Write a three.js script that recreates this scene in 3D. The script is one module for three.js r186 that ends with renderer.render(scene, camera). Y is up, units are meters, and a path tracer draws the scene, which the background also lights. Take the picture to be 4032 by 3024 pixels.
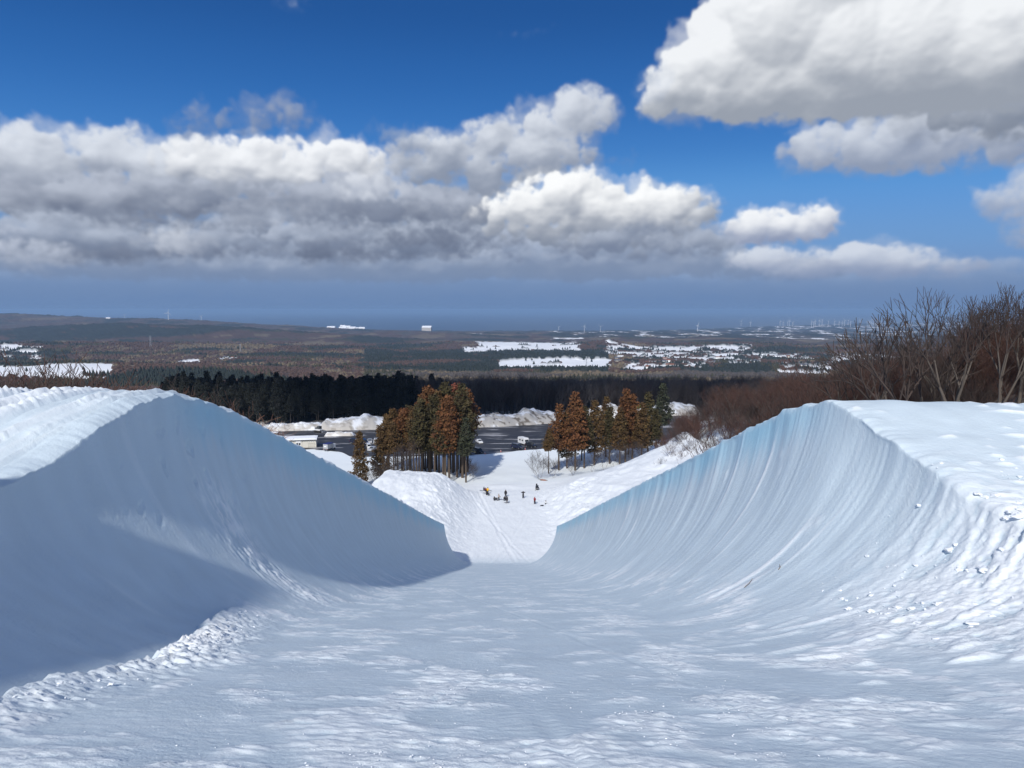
import * as THREE from 'three';
import { mergeGeometries, mergeVertices } from 'three/addons/utils/BufferGeometryUtils.js';
import { MarchingCubes } from 'three/addons/objects/MarchingCubes.js';
import { RoundedBoxGeometry } from 'three/addons/geometries/RoundedBoxGeometry.js';

// ---------------------------------------------------------------- camera, light, exposure
const scene = new THREE.Scene();
const EYE = 1.65, PITCH = 5.75 * Math.PI / 180, F = 2912;            // eye height in metres, downward tilt, focal length in photo pixels
const camera = new THREE.PerspectiveCamera(54.88, 4 / 3, 0.1, 120000);
camera.position.set(0, EYE, 0);
camera.rotation.x = -PITCH;
const renderer = new THREE.WebGLRenderer({ antialias: true });
renderer.toneMapping = THREE.LinearToneMapping;
renderer.toneMappingExposure = 1.0;
renderer.shadowMap.enabled = true;
const SUN = new THREE.Vector3(-0.21, 0.60, 0.772).normalize();     // behind the viewer, a little to the left, 37 degrees up
const sun = new THREE.DirectionalLight(new THREE.Color(1, 0.965, 0.91), 4.0);
sun.name = 'sun'; sun.position.copy(SUN).multiplyScalar(1500); sun.castShadow = true; sun.shadow.radius = 3;
Object.assign(sun.shadow.camera, { left: -400, right: 400, top: 400, bottom: -400, near: 1, far: 4000 });
sun.shadow.mapSize.set(4096, 4096);
scene.add(sun, sun.target);
scene.fog = new THREE.FogExp2(new THREE.Color(0.42, 0.66, 1.0), 0.000052);

// ---------------------------------------------------------------- noise and small helpers
function rng(seed) { let a = seed >>> 0; return () => { a = (a + 0x6D2B79F5) | 0; let t = Math.imul(a ^ (a >>> 15), 1 | a); t = (t + Math.imul(t ^ (t >>> 7), 61 | t)) ^ t; return ((t ^ (t >>> 14)) >>> 0) / 4294967296; }; }
const PERM = new Uint8Array(512), GX = new Float32Array(256), GY = new Float32Array(256);
{ const r = rng(77), p = [...Array(256).keys()]; for (let i = 255; i > 0; i--) { const j = Math.floor(r() * (i + 1)); [p[i], p[j]] = [p[j], p[i]]; } for (let i = 0; i < 512; i++) PERM[i] = p[i & 255]; for (let i = 0; i < 256; i++) { const a = r() * Math.PI * 2; GX[i] = Math.cos(a); GY[i] = Math.sin(a); } }
function noise(x, y) {                                               // gradient noise, about -1 .. 1
  const xi = Math.floor(x), yi = Math.floor(y), fx = x - xi, fy = y - yi, X = xi & 255, Y = yi & 255;
  const u = fx * fx * fx * (fx * (fx * 6 - 15) + 10), v = fy * fy * fy * (fy * (fy * 6 - 15) + 10);
  const a = PERM[PERM[X] + Y], b = PERM[PERM[X + 1] + Y], c = PERM[PERM[X] + Y + 1], d = PERM[PERM[X + 1] + Y + 1];
  const n0 = GX[a] * fx + GY[a] * fy, n1 = GX[b] * (fx - 1) + GY[b] * fy, n2 = GX[c] * fx + GY[c] * (fy - 1), n3 = GX[d] * (fx - 1) + GY[d] * (fy - 1);
  const p = n0 + u * (n1 - n0), q = n2 + u * (n3 - n2);
  return (p + v * (q - p)) * 1.5;
}
function fbm(x, y, o = 4) { let s = 0, a = 0.5; for (let i = 0; i < o; i++) { s += a * noise(x, y); x = x * 2.03 + 17.3; y = y * 2.03 - 9.1; a *= 0.5; } return s; }
function billow(x, y, o = 4) { let s = 0, a = 0.5; for (let i = 0; i < o; i++) { s += a * (1 - 2 * Math.abs(noise(x, y))); x = x * 2.05 + 31.7; y = y * 2.05 + 7.7; a *= 0.5; } return s; }
const clamp = (x, a = 0, b = 1) => x < a ? a : x > b ? b : x;
const sstep = (a, b, x) => { const t = clamp((x - a) / (b - a)); return t * t * (3 - 2 * t); };
const mix = (a, b, t) => a + (b - a) * t;
const gauss = (x, c, w) => Math.exp(-((x - c) / w) * ((x - c) / w));
function curve(pts) {                                                // smooth monotone curve through [x, y] points
  const n = pts.length, X = pts.map(p => p[0]), Y = pts.map(p => p[1]), D = [], M = [];
  for (let i = 0; i < n - 1; i++) D.push((Y[i + 1] - Y[i]) / (X[i + 1] - X[i]));
  M[0] = D[0]; M[n - 1] = D[n - 2];
  for (let i = 1; i < n - 1; i++) M[i] = D[i - 1] * D[i] <= 0 ? 0 : 2 * D[i - 1] * D[i] / (D[i - 1] + D[i]);
  return x => {
    if (x <= X[0]) return Y[0] + M[0] * (x - X[0]);
    if (x >= X[n - 1]) return Y[n - 1] + M[n - 1] * (x - X[n - 1]);
    let i = 0, j = n - 1; while (j - i > 1) { const k = (i + j) >> 1; if (X[k] <= x) i = k; else j = k; }
    const h = X[i + 1] - X[i], t = (x - X[i]) / h, t2 = t * t, t3 = t2 * t;
    return Y[i] * (2 * t3 - 3 * t2 + 1) + M[i] * h * (t3 - 2 * t2 + t) + Y[i + 1] * (-2 * t3 + 3 * t2) + M[i + 1] * h * (t3 - t2);
  };
}
const taken = new Map();
function numbered(name) { const k = taken.get(name) ?? 0; taken.set(name, k + 1); return k ? name + '_' + String(k).padStart(3, '0') : name; }
function tag(o, label, category, group) { o.userData = { label, category }; if (group) o.userData.group = group; return o; }
function shade(o) { o.castShadow = o.receiveShadow = true; return o; }
function part(name, geometry, material, parent) { const m = shade(new THREE.Mesh(geometry, material)); m.name = name; parent.add(m); return m; }
function thing(name, label, category, x, y, z, turn = 0, group) { const o = new THREE.Group(); o.name = numbered(name); o.position.set(x, y, z); o.rotation.y = turn; tag(o, label, category, group); scene.add(o); return o; }
function structure(name, geometry, material, kind = 'structure', label, category) { const m = shade(new THREE.Mesh(geometry, material)); m.name = numbered(name); m.userData = { kind }; if (label) { m.userData.label = label; m.userData.category = category; } scene.add(m); return m; }
function copyOf(src, label, x, y, z, turn, scale = 1, group) { const c = src.clone(); c.name = numbered(src.name.replace(/_\d{3}$/, '')); c.position.set(x, y, z); c.rotation.set(0, turn, 0); Array.isArray(scale) ? c.scale.set(...scale) : c.scale.setScalar(scale); c.userData = { ...src.userData, label }; if (group) c.userData.group = group; scene.add(c); return c; }
const mat = (r, g, b, rough = 0.9, extra = {}) => new THREE.MeshStandardMaterial({ color: new THREE.Color(r, g, b), roughness: rough, ...extra });
function box(w, h, d, x = 0, y = 0, z = 0) { const g = new THREE.BoxGeometry(w, h, d); g.translate(x, y, z); return g; }
function rbox(w, h, d, r, x = 0, y = 0, z = 0) { const g = new RoundedBoxGeometry(w, h, d, 2, r); g.translate(x, y, z); return g; }
function cyl(r0, r1, h, x = 0, y = 0, z = 0, n = 10) { const g = new THREE.CylinderGeometry(r1, r0, h, n); g.translate(x, y + h / 2, z); return g; }
function plain(g) { const q = g.index ? g.toNonIndexed() : g; for (const k of Object.keys(q.attributes)) if (!['position', 'normal'].includes(k)) q.deleteAttribute(k); return q; }
const join = list => mergeGeometries(list.map(plain));
// ---------------------------------------------------------------- sky: blue air with cumulus, computed once for all directions
{
  const W = 4096, H = 2048, PX = W / 360, data = new Float32Array(W * H * 4), DEG = 180 / Math.PI;
  const lin = c => c <= 10.3 ? c / 255 / 12.92 : Math.pow((c / 255 + 0.055) / 1.055, 2.4), L3 = (r, g, b) => [lin(r), lin(g), lin(b)];
  const dirOf = (px, py) => { const x = (px - 2016) / F, y = -(py - 1512) / F, c = Math.cos(PITCH), s = Math.sin(PITCH), Y = y * c - s, Z = -c - y * s; return [Math.atan2(x, -Z) * DEG, Math.atan2(Y, Math.hypot(x, Z)) * DEG]; };
  // clear air: colour by height above the horizon
  const ramp = [[0, ...L3(110, 138, 180)], [2.5, ...L3(116, 148, 194)], [5, ...L3(110, 155, 208)], [8, ...L3(96, 152, 214)], [12, ...L3(66, 126, 196)], [17, ...L3(46, 102, 172)], [22, ...L3(36, 86, 152)], [40, ...L3(34, 84, 148)], [90, ...L3(32, 80, 140)]];
  const air = [1, 2, 3].map(k => curve(ramp.map(p => [p[0], p[k]])));
  for (let row = 0; row < H; row++) {
    const el = ((row + 0.5) / H - 0.5) * 180, e = Math.max(el, 0), c = air.map(f => f(e));
    for (let col = 0; col < W; col++) { const i = (row * W + col) * 4; data[i] = c[0]; data[i + 1] = c[1]; data[i + 2] = c[2]; data[i + 3] = 1; }
  }
  // one cloud: lobes [az, el, rx, ry] filled with puffs into a thickness map, lit from the upper left front, flat grey base
  function cloud(lobes, o) {
    const { base = -99, seed = 1, n = 40, top = L3(240, 243, 247), low = L3(128, 138, 156), puff = 0.42, soft = 0.5, opacity = 1, warp = 0.5, rough = 0.5, glow = 1, stretch = 1, bumpy = 0.58, rise = 0, foot = 1 } = o, r = rng(seed);
    let a0 = 1e9, a1 = -1e9, e0 = 1e9, e1 = -1e9;
    for (const [a, e, x, y] of lobes) { a0 = Math.min(a0, a - x); a1 = Math.max(a1, a + x); e0 = Math.min(e0, e - y); e1 = Math.max(e1, e + y); }
    const pad = 1.5, w = Math.ceil((a1 - a0 + 2 * pad) * PX), h = Math.ceil((e1 - e0 + 2 * pad) * PX), T = new Float32Array(w * h), V = new Float32Array(w * h);
    const A0 = a0 - pad, E0 = e0 - pad;
    for (const [a, e, rx, ry] of lobes) for (let k = 0; k < n; k++) {
      const t = r() * 6.283, q = Math.sqrt(r()), R = Math.min(rx, ry) * puff * (0.45 + 0.9 * r() * r()) * (1.25 - 0.5 * q), ca = a + Math.cos(t) * q * (rx - R * 0.6), ce = e + Math.sin(t) * q * (ry - R * 0.6), depth = r() * 0.6 * Math.min(rx, ry) * (1 - q);
      const x0 = Math.max(0, Math.floor((ca - R * stretch - A0) * PX)), x1 = Math.min(w - 1, Math.ceil((ca + R * stretch - A0) * PX)), y0 = Math.max(0, Math.floor((ce - R - E0) * PX)), y1 = Math.min(h - 1, Math.ceil((ce + R - E0) * PX));
      for (let y = y0; y <= y1; y++) for (let x = x0; x <= x1; x++) {
        const dx = (x / PX + A0 - ca) / R / stretch, dy = (y / PX + E0 - ce) / R, d = 1 - dx * dx - dy * dy;
        if (d > 0) { const v = Math.sqrt(d) * R + depth; if (v > T[y * w + x]) T[y * w + x] = v; }
      }
    }
    const at = (x, y) => { x = clamp(x, 0, w - 1.001); y = clamp(y, 0, h - 1.001); const i = Math.floor(x), j = Math.floor(y), fx = x - i, fy = y - j, k = j * w + i, i2 = i < w - 1 ? 1 : 0, j2 = j < h - 1 ? w : 0; return (T[k] * (1 - fx) + T[k + i2] * fx) * (1 - fy) + (T[k + j2] * (1 - fx) + T[k + i2 + j2] * fx) * fy; };
    for (let y = 0; y < h; y++) for (let x = 0; x < w; x++) {
      const a = x / PX + A0, e = y / PX + E0, wx = fbm(a * 0.55 + seed, e * 0.55, 4) * 1.5 + fbm(a * 2.4, e * 2.4 + seed, 3) * 0.22, wy = fbm(a * 0.55 - 40, e * 0.55 + seed, 4) * 1.2 + fbm(a * 2.4 + 9, e * 2.4 - seed, 3) * 0.22;
      let t = at(x + wx * warp * PX, y + wy * warp * PX);
      if (t > 0.001) t += (billow(a * 0.8 + seed * 3, e * 1.0, 4) - 0.15) * rough * Math.min(1, t * 1.4);
      V[y * w + x] = t * (base > -90 ? sstep(base - 0.5 * foot + fbm(a * 0.7, e * 2 + seed, 4) * 0.8 * foot, base + 0.6 * foot, e) : 1);
    }
    // blurred copies for broad shading
    const tmp = new Float32Array(w * h), blur = (S, K) => { const D = new Float32Array(w * h); let a = S; for (let pass = 0; pass < 2; pass++) {
      for (let y = 0; y < h; y++) { let s = 0; const o = y * w; for (let k = -K; k <= K; k++) s += a[o + clamp(k, 0, w - 1)]; for (let x = 0; x < w; x++) { tmp[o + x] = s / (2 * K + 1); s += a[o + Math.min(w - 1, x + K + 1)] - a[o + Math.max(0, x - K)]; } }
      for (let x = 0; x < w; x++) { let s = 0; for (let k = -K; k <= K; k++) s += tmp[clamp(k, 0, h - 1) * w + x]; for (let y = 0; y < h; y++) { D[y * w + x] = s / (2 * K + 1); s += tmp[Math.min(h - 1, y + K + 1) * w + x] - tmp[Math.max(0, y - K) * w + x]; } }
      a = D; } return D; };
    const B = blur(V, 1), C = blur(V, 4), D = blur(V, 12);
    const span = rise || Math.max(0.5, e1 - (base > -90 ? base : e0)), eb = base > -90 ? base : e0;
    for (let y = 1; y < h - 1; y++) for (let x = 1; x < w - 1; x++) {
      const k = y * w + x, t = V[k] * 0.3 + B[k] * 0.7, a = x / PX + A0, e = y / PX + E0;
      const al = opacity * sstep(0, soft * 1.5, t + Math.min(t, 0.5) * fbm(a * 2.2, e * 2.6 + seed, 5) * 0.95); if (al < 0.004) continue;
      const gx = ((B[k + 1] - B[k - 1]) * 0.12 + (C[k + 1] - C[k - 1]) * 0.3 + (D[k + 1] - D[k - 1]) * 0.5) * PX * bumpy, gy = ((B[k + w] - B[k - w]) * 0.12 + (C[k + w] - C[k - w]) * 0.3 + (D[k + w] - D[k - w]) * 0.5) * PX * bumpy, nl = 1 / Math.hypot(gx, gy, 1);
      const lit = clamp((gx * 0.35 * -1 * -1 - gy * 0.85 + 0.62) * nl, 0, 1.2);
      const v = clamp((e - eb) / span + fbm(a * 0.3 + seed, e * 0.55, 4) * 0.55), up = sstep(0.04, 0.78, v);
      const s = clamp((0.30 + 0.78 * lit) * (0.28 + 0.72 * up) * glow, 0, 1.08);
      const row = Math.round((e / 180 + 0.5) * H - 0.5), col = ((Math.round(((a - 90) / 360 + 0.5) * W - 0.5)) % W + W) % W; if (row < H / 2 || row >= H) continue;
      const i = (row * W + col) * 4;
      for (let c = 0; c < 3; c++) data[i + c] = mix(data[i + c], mix(low[c], top[c], s), al);
    }
  }
  const solid = cloud; function cloudy(lobes, o) { if (o.veil !== 0) solid(lobes.map(([a, e, x, y]) => [a + 0.2, e, x * 1.06, y * 1.04]), { ...o, seed: o.seed + 500, opacity: (o.veil ?? 0.5) * (o.opacity ?? 1), soft: 1.7, warp: 0.95, rough: 0.8, puff: 0.7, low: o.low, glow: (o.glow ?? 1) * 0.8, foot: 2 }); solid(lobes, o); }
  const px = list => list.map(([x, y, rx, ry]) => { const [a, e] = dirOf(x, y); return [a, e, rx / F * DEG * 1.04, ry / F * DEG * 1.16]; });
  const el = (x, y) => dirOf(x, y)[1] - 0.45;
  const W1 = L3(238, 241, 246), W2 = L3(214, 220, 231), G1 = L3(118, 130, 152), G2 = L3(140, 150, 168), G3 = L3(110, 126, 156), G4 = L3(128, 146, 182);
  // far bank over the sea, grey and blue with bright flecks
  cloudy(px([[300, 1080, 600, 60], [1100, 1075, 700, 70], [1900, 1080, 800, 75], [2700, 1085, 600, 60], [3300, 1100, 500, 55]]), { seed: 11, n: 90, top: L3(158, 176, 204), low: L3(122, 146, 182), soft: 0.9, opacity: 0.75, veil: 0, puff: 0.9, stretch: 4, rough: 0.7 });
  cloudy(px([[600, 1020, 700, 75], [1500, 1010, 800, 85], [2300, 990, 560, 90], [3050, 1060, 300, 40]]), { seed: 12, n: 120, base: el(2016, 1090), top: L3(190, 200, 218), low: L3(116, 134, 164), soft: 0.8, opacity: 0.85, puff: 0.8, stretch: 2.2, rough: 0.7 });
  cloudy(px([[3380, 1030, 240, 55], [3150, 1065, 160, 30], [3620, 1055, 200, 35], [3000, 1020, 130, 40]]), { seed: 13, n: 70, base: el(3300, 1085), top: W2, low: L3(138, 152, 182), soft: 0.6, opacity: 0.85, puff: 0.7, stretch: 1.6, warp: 0.35 });
  // left bank
  cloudy(px([[250, 640, 330, 110], [420, 570, 170, 70], [120, 700, 200, 110], [700, 690, 300, 120]]), { seed: 21, n: 55, base: el(400, 800), top: L3(216, 222, 232), low: L3(128, 138, 158), soft: 0.7, opacity: 0.95 });
  cloudy(px([[1000, 470, 240, 65], [1120, 440, 110, 55], [760, 520, 110, 45]]), { seed: 22, n: 40, top: L3(172, 180, 196), low: L3(118, 132, 160), soft: 1.0, opacity: 0.72, glow: 0.85 });
  cloudy(px([[820, 640, 210, 80], [1000, 640, 220, 85], [1280, 620, 190, 80], [1400, 660, 130, 80], [1100, 720, 420, 90]]), { seed: 23, n: 70, base: el(1100, 830), top: W1, low: G1, soft: 0.55 });
  cloudy(px([[350, 800, 330, 90], [900, 820, 500, 90], [1450, 800, 380, 100], [1750, 820, 260, 90]]), { seed: 24, n: 80, base: el(900, 925), top: L3(176, 184, 200), low: L3(92, 104, 128), soft: 0.6, stretch: 1.4 });
  cloudy(px([[300, 930, 380, 80], [760, 960, 240, 60], [1200, 930, 500, 80], [1650, 940, 400, 70]]), { seed: 25, n: 90, base: el(900, 1040), top: L3(176, 186, 204), low: L3(100, 115, 142), soft: 0.7, stretch: 1.8, opacity: 0.92 });
  cloudy(px([[700, 950, 140, 55], [1120, 890, 200, 28], [180, 1010, 160, 45], [1450, 740, 140, 60], [1560, 660, 90, 50]]), { seed: 26, n: 50, top: L3(222, 227, 236), low: L3(158, 168, 188), soft: 0.7, opacity: 0.75, warp: 0.4 });
  cloudy(px([[900, 800, 420, 42], [1500, 850, 420, 60], [560, 870, 320, 40], [1250, 985, 520, 46], [430, 1000, 320, 36], [1700, 940, 380, 50]]), { seed: 27, n: 70, top: L3(134, 144, 164), low: L3(98, 110, 134), soft: 0.8, opacity: 0.92, stretch: 2.4, warp: 0.6 });
  // centre
  cloudy(px([[2280, 440, 140, 85], [2120, 500, 180, 80], [1950, 560, 170, 80], [1700, 620, 200, 90], [1880, 680, 260, 90], [2150, 600, 200, 90]]), { seed: 31, n: 60, base: el(2000, 800), top: L3(214, 220, 230), low: L3(128, 139, 160), soft: 0.7, opacity: 0.95 });
  cloudy(px([[1580, 540, 130, 50], [2400, 640, 110, 30]]), { seed: 32, n: 30, top: L3(160, 172, 192), low: L3(120, 138, 170), soft: 1.1, opacity: 0.6 });
  cloudy(px([[2200, 770, 200, 90], [2290, 740, 130, 70], [2050, 850, 200, 80], [2500, 830, 240, 100], [2680, 830, 140, 80], [2400, 890, 400, 90]]), { seed: 33, n: 75, base: el(2200, 965), top: L3(246, 248, 250), low: G1, soft: 0.5 });
  cloudy(px([[2500, 960, 330, 70], [2800, 950, 120, 50]]), { seed: 34, n: 60, base: el(2400, 1020), top: L3(168, 178, 196), low: L3(110, 124, 150), soft: 0.7, opacity: 0.9, stretch: 1.5 });
  cloudy(px([[2980, 900, 130, 65], [3120, 890, 130, 65], [3230, 870, 85, 55]]), { seed: 35, n: 60, base: el(3000, 960), top: W1, low: L3(128, 142, 174), soft: 0.5, warp: 0.35 });
  cloudy(px([[2350, 965, 420, 36], [2050, 1000, 380, 34], [2560, 900, 170, 40]]), { seed: 36, n: 60, top: L3(134, 146, 168), low: L3(104, 118, 146), soft: 0.9, opacity: 0.85, stretch: 2.2, warp: 0.6 });
  // upper right
  cloudy(px([[3450, 560, 330, 100], [3750, 530, 330, 110], [3300, 600, 160, 60], [3950, 560, 180, 80]]), { seed: 41, n: 60, base: el(3600, 670), top: L3(206, 213, 225), low: L3(136, 148, 172), soft: 0.8, opacity: 0.95 });
  cloudy(px([[3980, 800, 110, 70], [4080, 760, 120, 80], [4050, 900, 90, 60]]), { seed: 42, n: 40, top: L3(196, 204, 218), low: L3(136, 150, 178), soft: 0.9, opacity: 0.85 });
  cloudy(px([[3900, 440, 300, 80], [4200, 420, 300, 120]]), { seed: 43, n: 40, base: el(3900, 540), top: L3(160, 168, 182), low: L3(122, 132, 150), soft: 0.8, opacity: 0.9 });
  cloudy(px([[3100, 60, 260, 220], [2900, 250, 260, 170], [2700, 350, 170, 90], [3400, 100, 420, 280], [3800, 120, 420, 300], [3300, 330, 420, 130], [3900, 320, 350, 140], [4200, 100, 400, 350], [3300, -250, 420, 300], [3800, -300, 500, 300], [2600, 420, 90, 45]]), { seed: 44, n: 85, base: el(3200, 440), top: L3(236, 239, 243), low: L3(140, 149, 164), soft: 0.6, rough: 0.6, puff: 0.5, glow: 1.12, rise: 5.6, foot: 1.7, bumpy: 0.4 });
  cloudy(px([[2050, 140, 90, 18], [2120, 120, 60, 16], [1150, 5, 90, 25], [2560, 330, 60, 60]]), { seed: 45, n: 25, top: L3(170, 186, 212), low: L3(130, 156, 194), soft: 1.1, opacity: 0.5 });
  // the same broken cumulus all round the rest of the sky
  const r = rng(5);
  for (let k = 0; k < 34; k++) {
    const a = 44 + r() * 272, e = 5 + 26 * r(), s = (0.4 + e / 22) * (0.7 + 0.7 * r()), lobes = [];
    for (let j = 0; j < 5; j++) lobes.push([a + (r() - 0.5) * 12 * s, e + (r() - 0.3) * 2.4 * s, (2 + 3 * r()) * s, (1.1 + 1.1 * r()) * s]);
    cloudy(lobes, { seed: 60 + k, n: 45, base: e - 1.2 * s, top: r() < 0.5 ? W1 : W2, low: G2, soft: 0.6 });
  }
  for (let k = 0; k < 22; k++) {
    const a = r() * 360 - 180, e = 32 + 40 * r(), lobes = [];
    for (let j = 0; j < 4; j++) lobes.push([a + (r() - 0.5) * 14, e + (r() - 0.5) * 6, 4 + 5 * r(), 2 + 2.5 * r()]);
    cloudy(lobes, { seed: 120 + k, n: 45, top: W1, low: G2, soft: 0.8 });
  }
  for (let k = 0; k < 26; k++) { const a = 40 + r() * 280, e = 2.2 + 3 * r(); cloudy([[a, e, 9, 0.9], [a + 6, e + 0.6, 7, 0.8]], { seed: 150 + k, n: 40, top: L3(196, 204, 220), low: L3(112, 128, 156), soft: 0.7, opacity: 0.85, puff: 0.8, stretch: 2.2 }); }
  // haze low over the horizon
  const hz = L3(108, 136, 178);
  for (let row = H / 2; row < H / 2 + 100; row++) { const e = ((row + 0.5) / H - 0.5) * 180, t = 0.92 * (1 - sstep(0.2, 3.6, e)); for (let col = 0; col < W; col++) { const i = (row * W + col) * 4; for (let c = 0; c < 3; c++) data[i + c] = mix(data[i + c], hz[c], t); } }
  const tex = new THREE.DataTexture(data, W, H, THREE.RGBAFormat, THREE.FloatType);
  tex.mapping = THREE.EquirectangularReflectionMapping; tex.magFilter = tex.minFilter = THREE.LinearFilter; tex.needsUpdate = true;
  scene.background = tex; scene.environment = tex;
}
// ---------------------------------------------------------------- the lie of the land; d is metres down the slope, u metres across from the pipe's axis
const floorY = curve([[-60, 20.44], [0, 0], [60, -20.44], [110, -37.47], [116, -39.4], [121, -40.7], [135, -42.1], [172, -44.6], [215, -47], [262, -49.3], [345, -52], [385, -53.2], [450, -60], [600, -80], [1000, -108], [2000, -142], [3000, -166], [4000, -187], [6000, -222], [8000, -252], [9500, -280], [11000, -298], [19000, -302]]);
const AX = 0.016, SEA = -304;
const flank = curve([[-20, 0], [10, 0], [25, 4.5], [40, 11], [55, 19], [80, 27], [140, 36], [300, 40]]);
const flankD = d => sstep(8, 40, d) * (1 - 0.93 * sstep(186, 222, d));
const coastD = curve([[-1, 10200], [0.05, 10200], [0.2, 10900], [0.41, 14900], [0.6, 18500], [1, 19000]]);
const ridgeH = curve([[-6500, 190], [-4800, 188], [-4000, 160], [-3240, 141], [-2440, 98], [-1750, 55], [-800, 12], [0, 0], [500, 0]]);
const hills = [[-2500, 4500, 92, 850, 480], [-1400, 4300, 52, 800, 420], [-700, 5700, 44, 600, 500], [-1200, 3000, 18, 500, 400], [430, 3350, 24, 75, 90], [300, 3700, 16, 500, 400], [1150, 5000, 22, 500, 260], [1500, 5600, 14, 700, 260], [-1700, 2700, 30, 500, 260], [-3300, 2600, 40, 700, 500], [200, 6600, 22, 1200, 500], [-720, 1250, 26, 420, 300]];
function landY(x, d) {
  let y = floorY(d) + ridgeH(x) * gauss(d, 7000, 1500);
  for (const [hx, hd, h, rx, rd] of hills) if (Math.abs(x - hx) < rx * 2.5 && Math.abs(d - hd) < rd * 2.5) y += h * gauss(x, hx, rx) * gauss(d, hd, rd);
  const q = x / Math.max(d, 50), c = coastD(q) + fbm(x / 900, d / 900, 3) * 260;
  y += sstep(900, 4000, d) * (1 - sstep(c - 1500, c - 200, d)) * fbm(x / 750, d / 620, 4) * 30 + sstep(500, 900, d) * fbm(x / 160, d / 160, 3) * 7;
  return d > c - 400 ? mix(y, SEA - 16, sstep(c - 400, c + 250, d)) : y;
}
function corridor(u, d) { const r = mix(21, 45, sstep(112, 136, d)), l = mix(21, 28, sstep(112, 136, d)); return (1 - sstep(-0.5, 3, u - r)) * (1 - sstep(-0.5, 3, -u - l)) * (1 - sstep(192, 198.5, d)); }
function groundBase(x, d) {                                             // open ground beside and below the pipe, without the pipe itself
  const u = x + AX * d, far = sstep(330, 480, d);
  let y = mix(floorY(d) + flank(u) * flankD(d) + 4.6 * sstep(19, 26, u) * sstep(20, 30, d) * (1 - sstep(55, 95, d)) - 0.05 * Math.max(0, -u - 22) * (1 - sstep(150, 240, d)), landY(x, d), far);
  const calm = Math.max(sstep(236, 250, d) * (1 - sstep(360, 380, d)) * (1 - sstep(70, 95, u)), 0);
  y += (1 - calm) * (fbm(x / 14, d / 14, 3) * 0.5 + fbm(x / 4.5, d / 4.5, 2) * 0.14) * (1 - far);
  return y;
}
const groundY = (x, d) => groundBase(x, d) - 4 * corridor(x + AX * d, d);
const col = (px, d, y) => (px - 2016) / F * (0.995 * d + 0.1002 * (EYE - y));       // sideways metres of a photo column at distance d
const put = (px, d) => { let x = col(px, d, floorY(d)); x = col(px, d, groundY(x, d)); return [x, groundY(x, d), -d]; };

// ---------------------------------------------------------------- materials of snow
function tileTexture(n, f, srgb) { const a = new Uint8Array(n * n * 4); for (let y = 0; y < n; y++) for (let x = 0; x < n; x++) { const v = f(x / n, y / n), i = (y * n + x) * 4; a[i] = a[i + 1] = a[i + 2] = clamp(v) * 255; a[i + 3] = 255; } const t = new THREE.DataTexture(a, n, n); t.wrapS = t.wrapT = THREE.RepeatWrapping; t.magFilter = THREE.LinearFilter; t.minFilter = THREE.LinearMipmapLinearFilter; if (srgb) t.colorSpace = THREE.SRGBColorSpace; t.needsUpdate = true; return t; }
const wrapNoise = (u, v, k, o) => { const a = Math.PI * 2; let s = 0; const f = (x, y) => fbm(x * k, y * k, o); const wu = u, wv = v; s = f(u, v) * (1 - wu) * (1 - wv) + f(u - 1, v) * wu * (1 - wv) + f(u, v - 1) * (1 - wu) * wv + f(u - 1, v - 1) * wu * wv; return s; };
const snowGrain = tileTexture(1024, (u, v) => 0.5 + 0.42 * wrapNoise(u, v, 26, 5) + 0.16 * wrapNoise(u + 0.37, v, 90, 3));
const snowMat = new THREE.MeshStandardMaterial({ vertexColors: true, roughness: 0.7, bumpMap: snowGrain, bumpScale: 0.018 });
snowGrain.repeat.set(1 / 2.6, 1 / 2.6);
const snowField = new THREE.MeshStandardMaterial({ vertexColors: true, roughness: 0.85 });

// ---------------------------------------------------------------- the half-pipe: floor, curved walls, lips and decks as one sheet of snow
const wallH = curve([[-60, 0], [3, 0], [8, 0.7], [13, 2.45], [17, 4.5], [20.4, 6.1], [24, 6.45], [112, 6.5], [118, 6.4], [128, 4.6], [140, 2.8], [160, 1.6], [200, 0.4]]);
const wallL = curve([[-60, 0], [-14, 0.5], [-8, 3.4], [4, 3.5], [9, 3.1], [12.3, 2.75], [14, 3.25], [17, 4.85], [19, 5.75], [20.8, 6.2], [23.5, 6.5], [27, 6.62], [112, 6.65], [118, 6.5], [128, 4.6], [140, 2.8], [160, 1.6], [200, 0.4]]);  // left bank raised near the start, out of view, to shade the wall
const PHI = 84 * Math.PI / 180;
function track(u, d, u0, slope, d0, w, depth) { const c = u0 + slope * (d - d0) + 0.25 * noise(d * 0.13, u0 * 3), q = (u - c) / w; return -depth * Math.exp(-q * q) + depth * 0.55 * Math.exp(-(Math.abs(q) - 1.7) * (Math.abs(q) - 1.7) * 2.4); }
const lump = (x, y) => Math.max(0, billow(x, y, 3) - 0.1);
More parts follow.
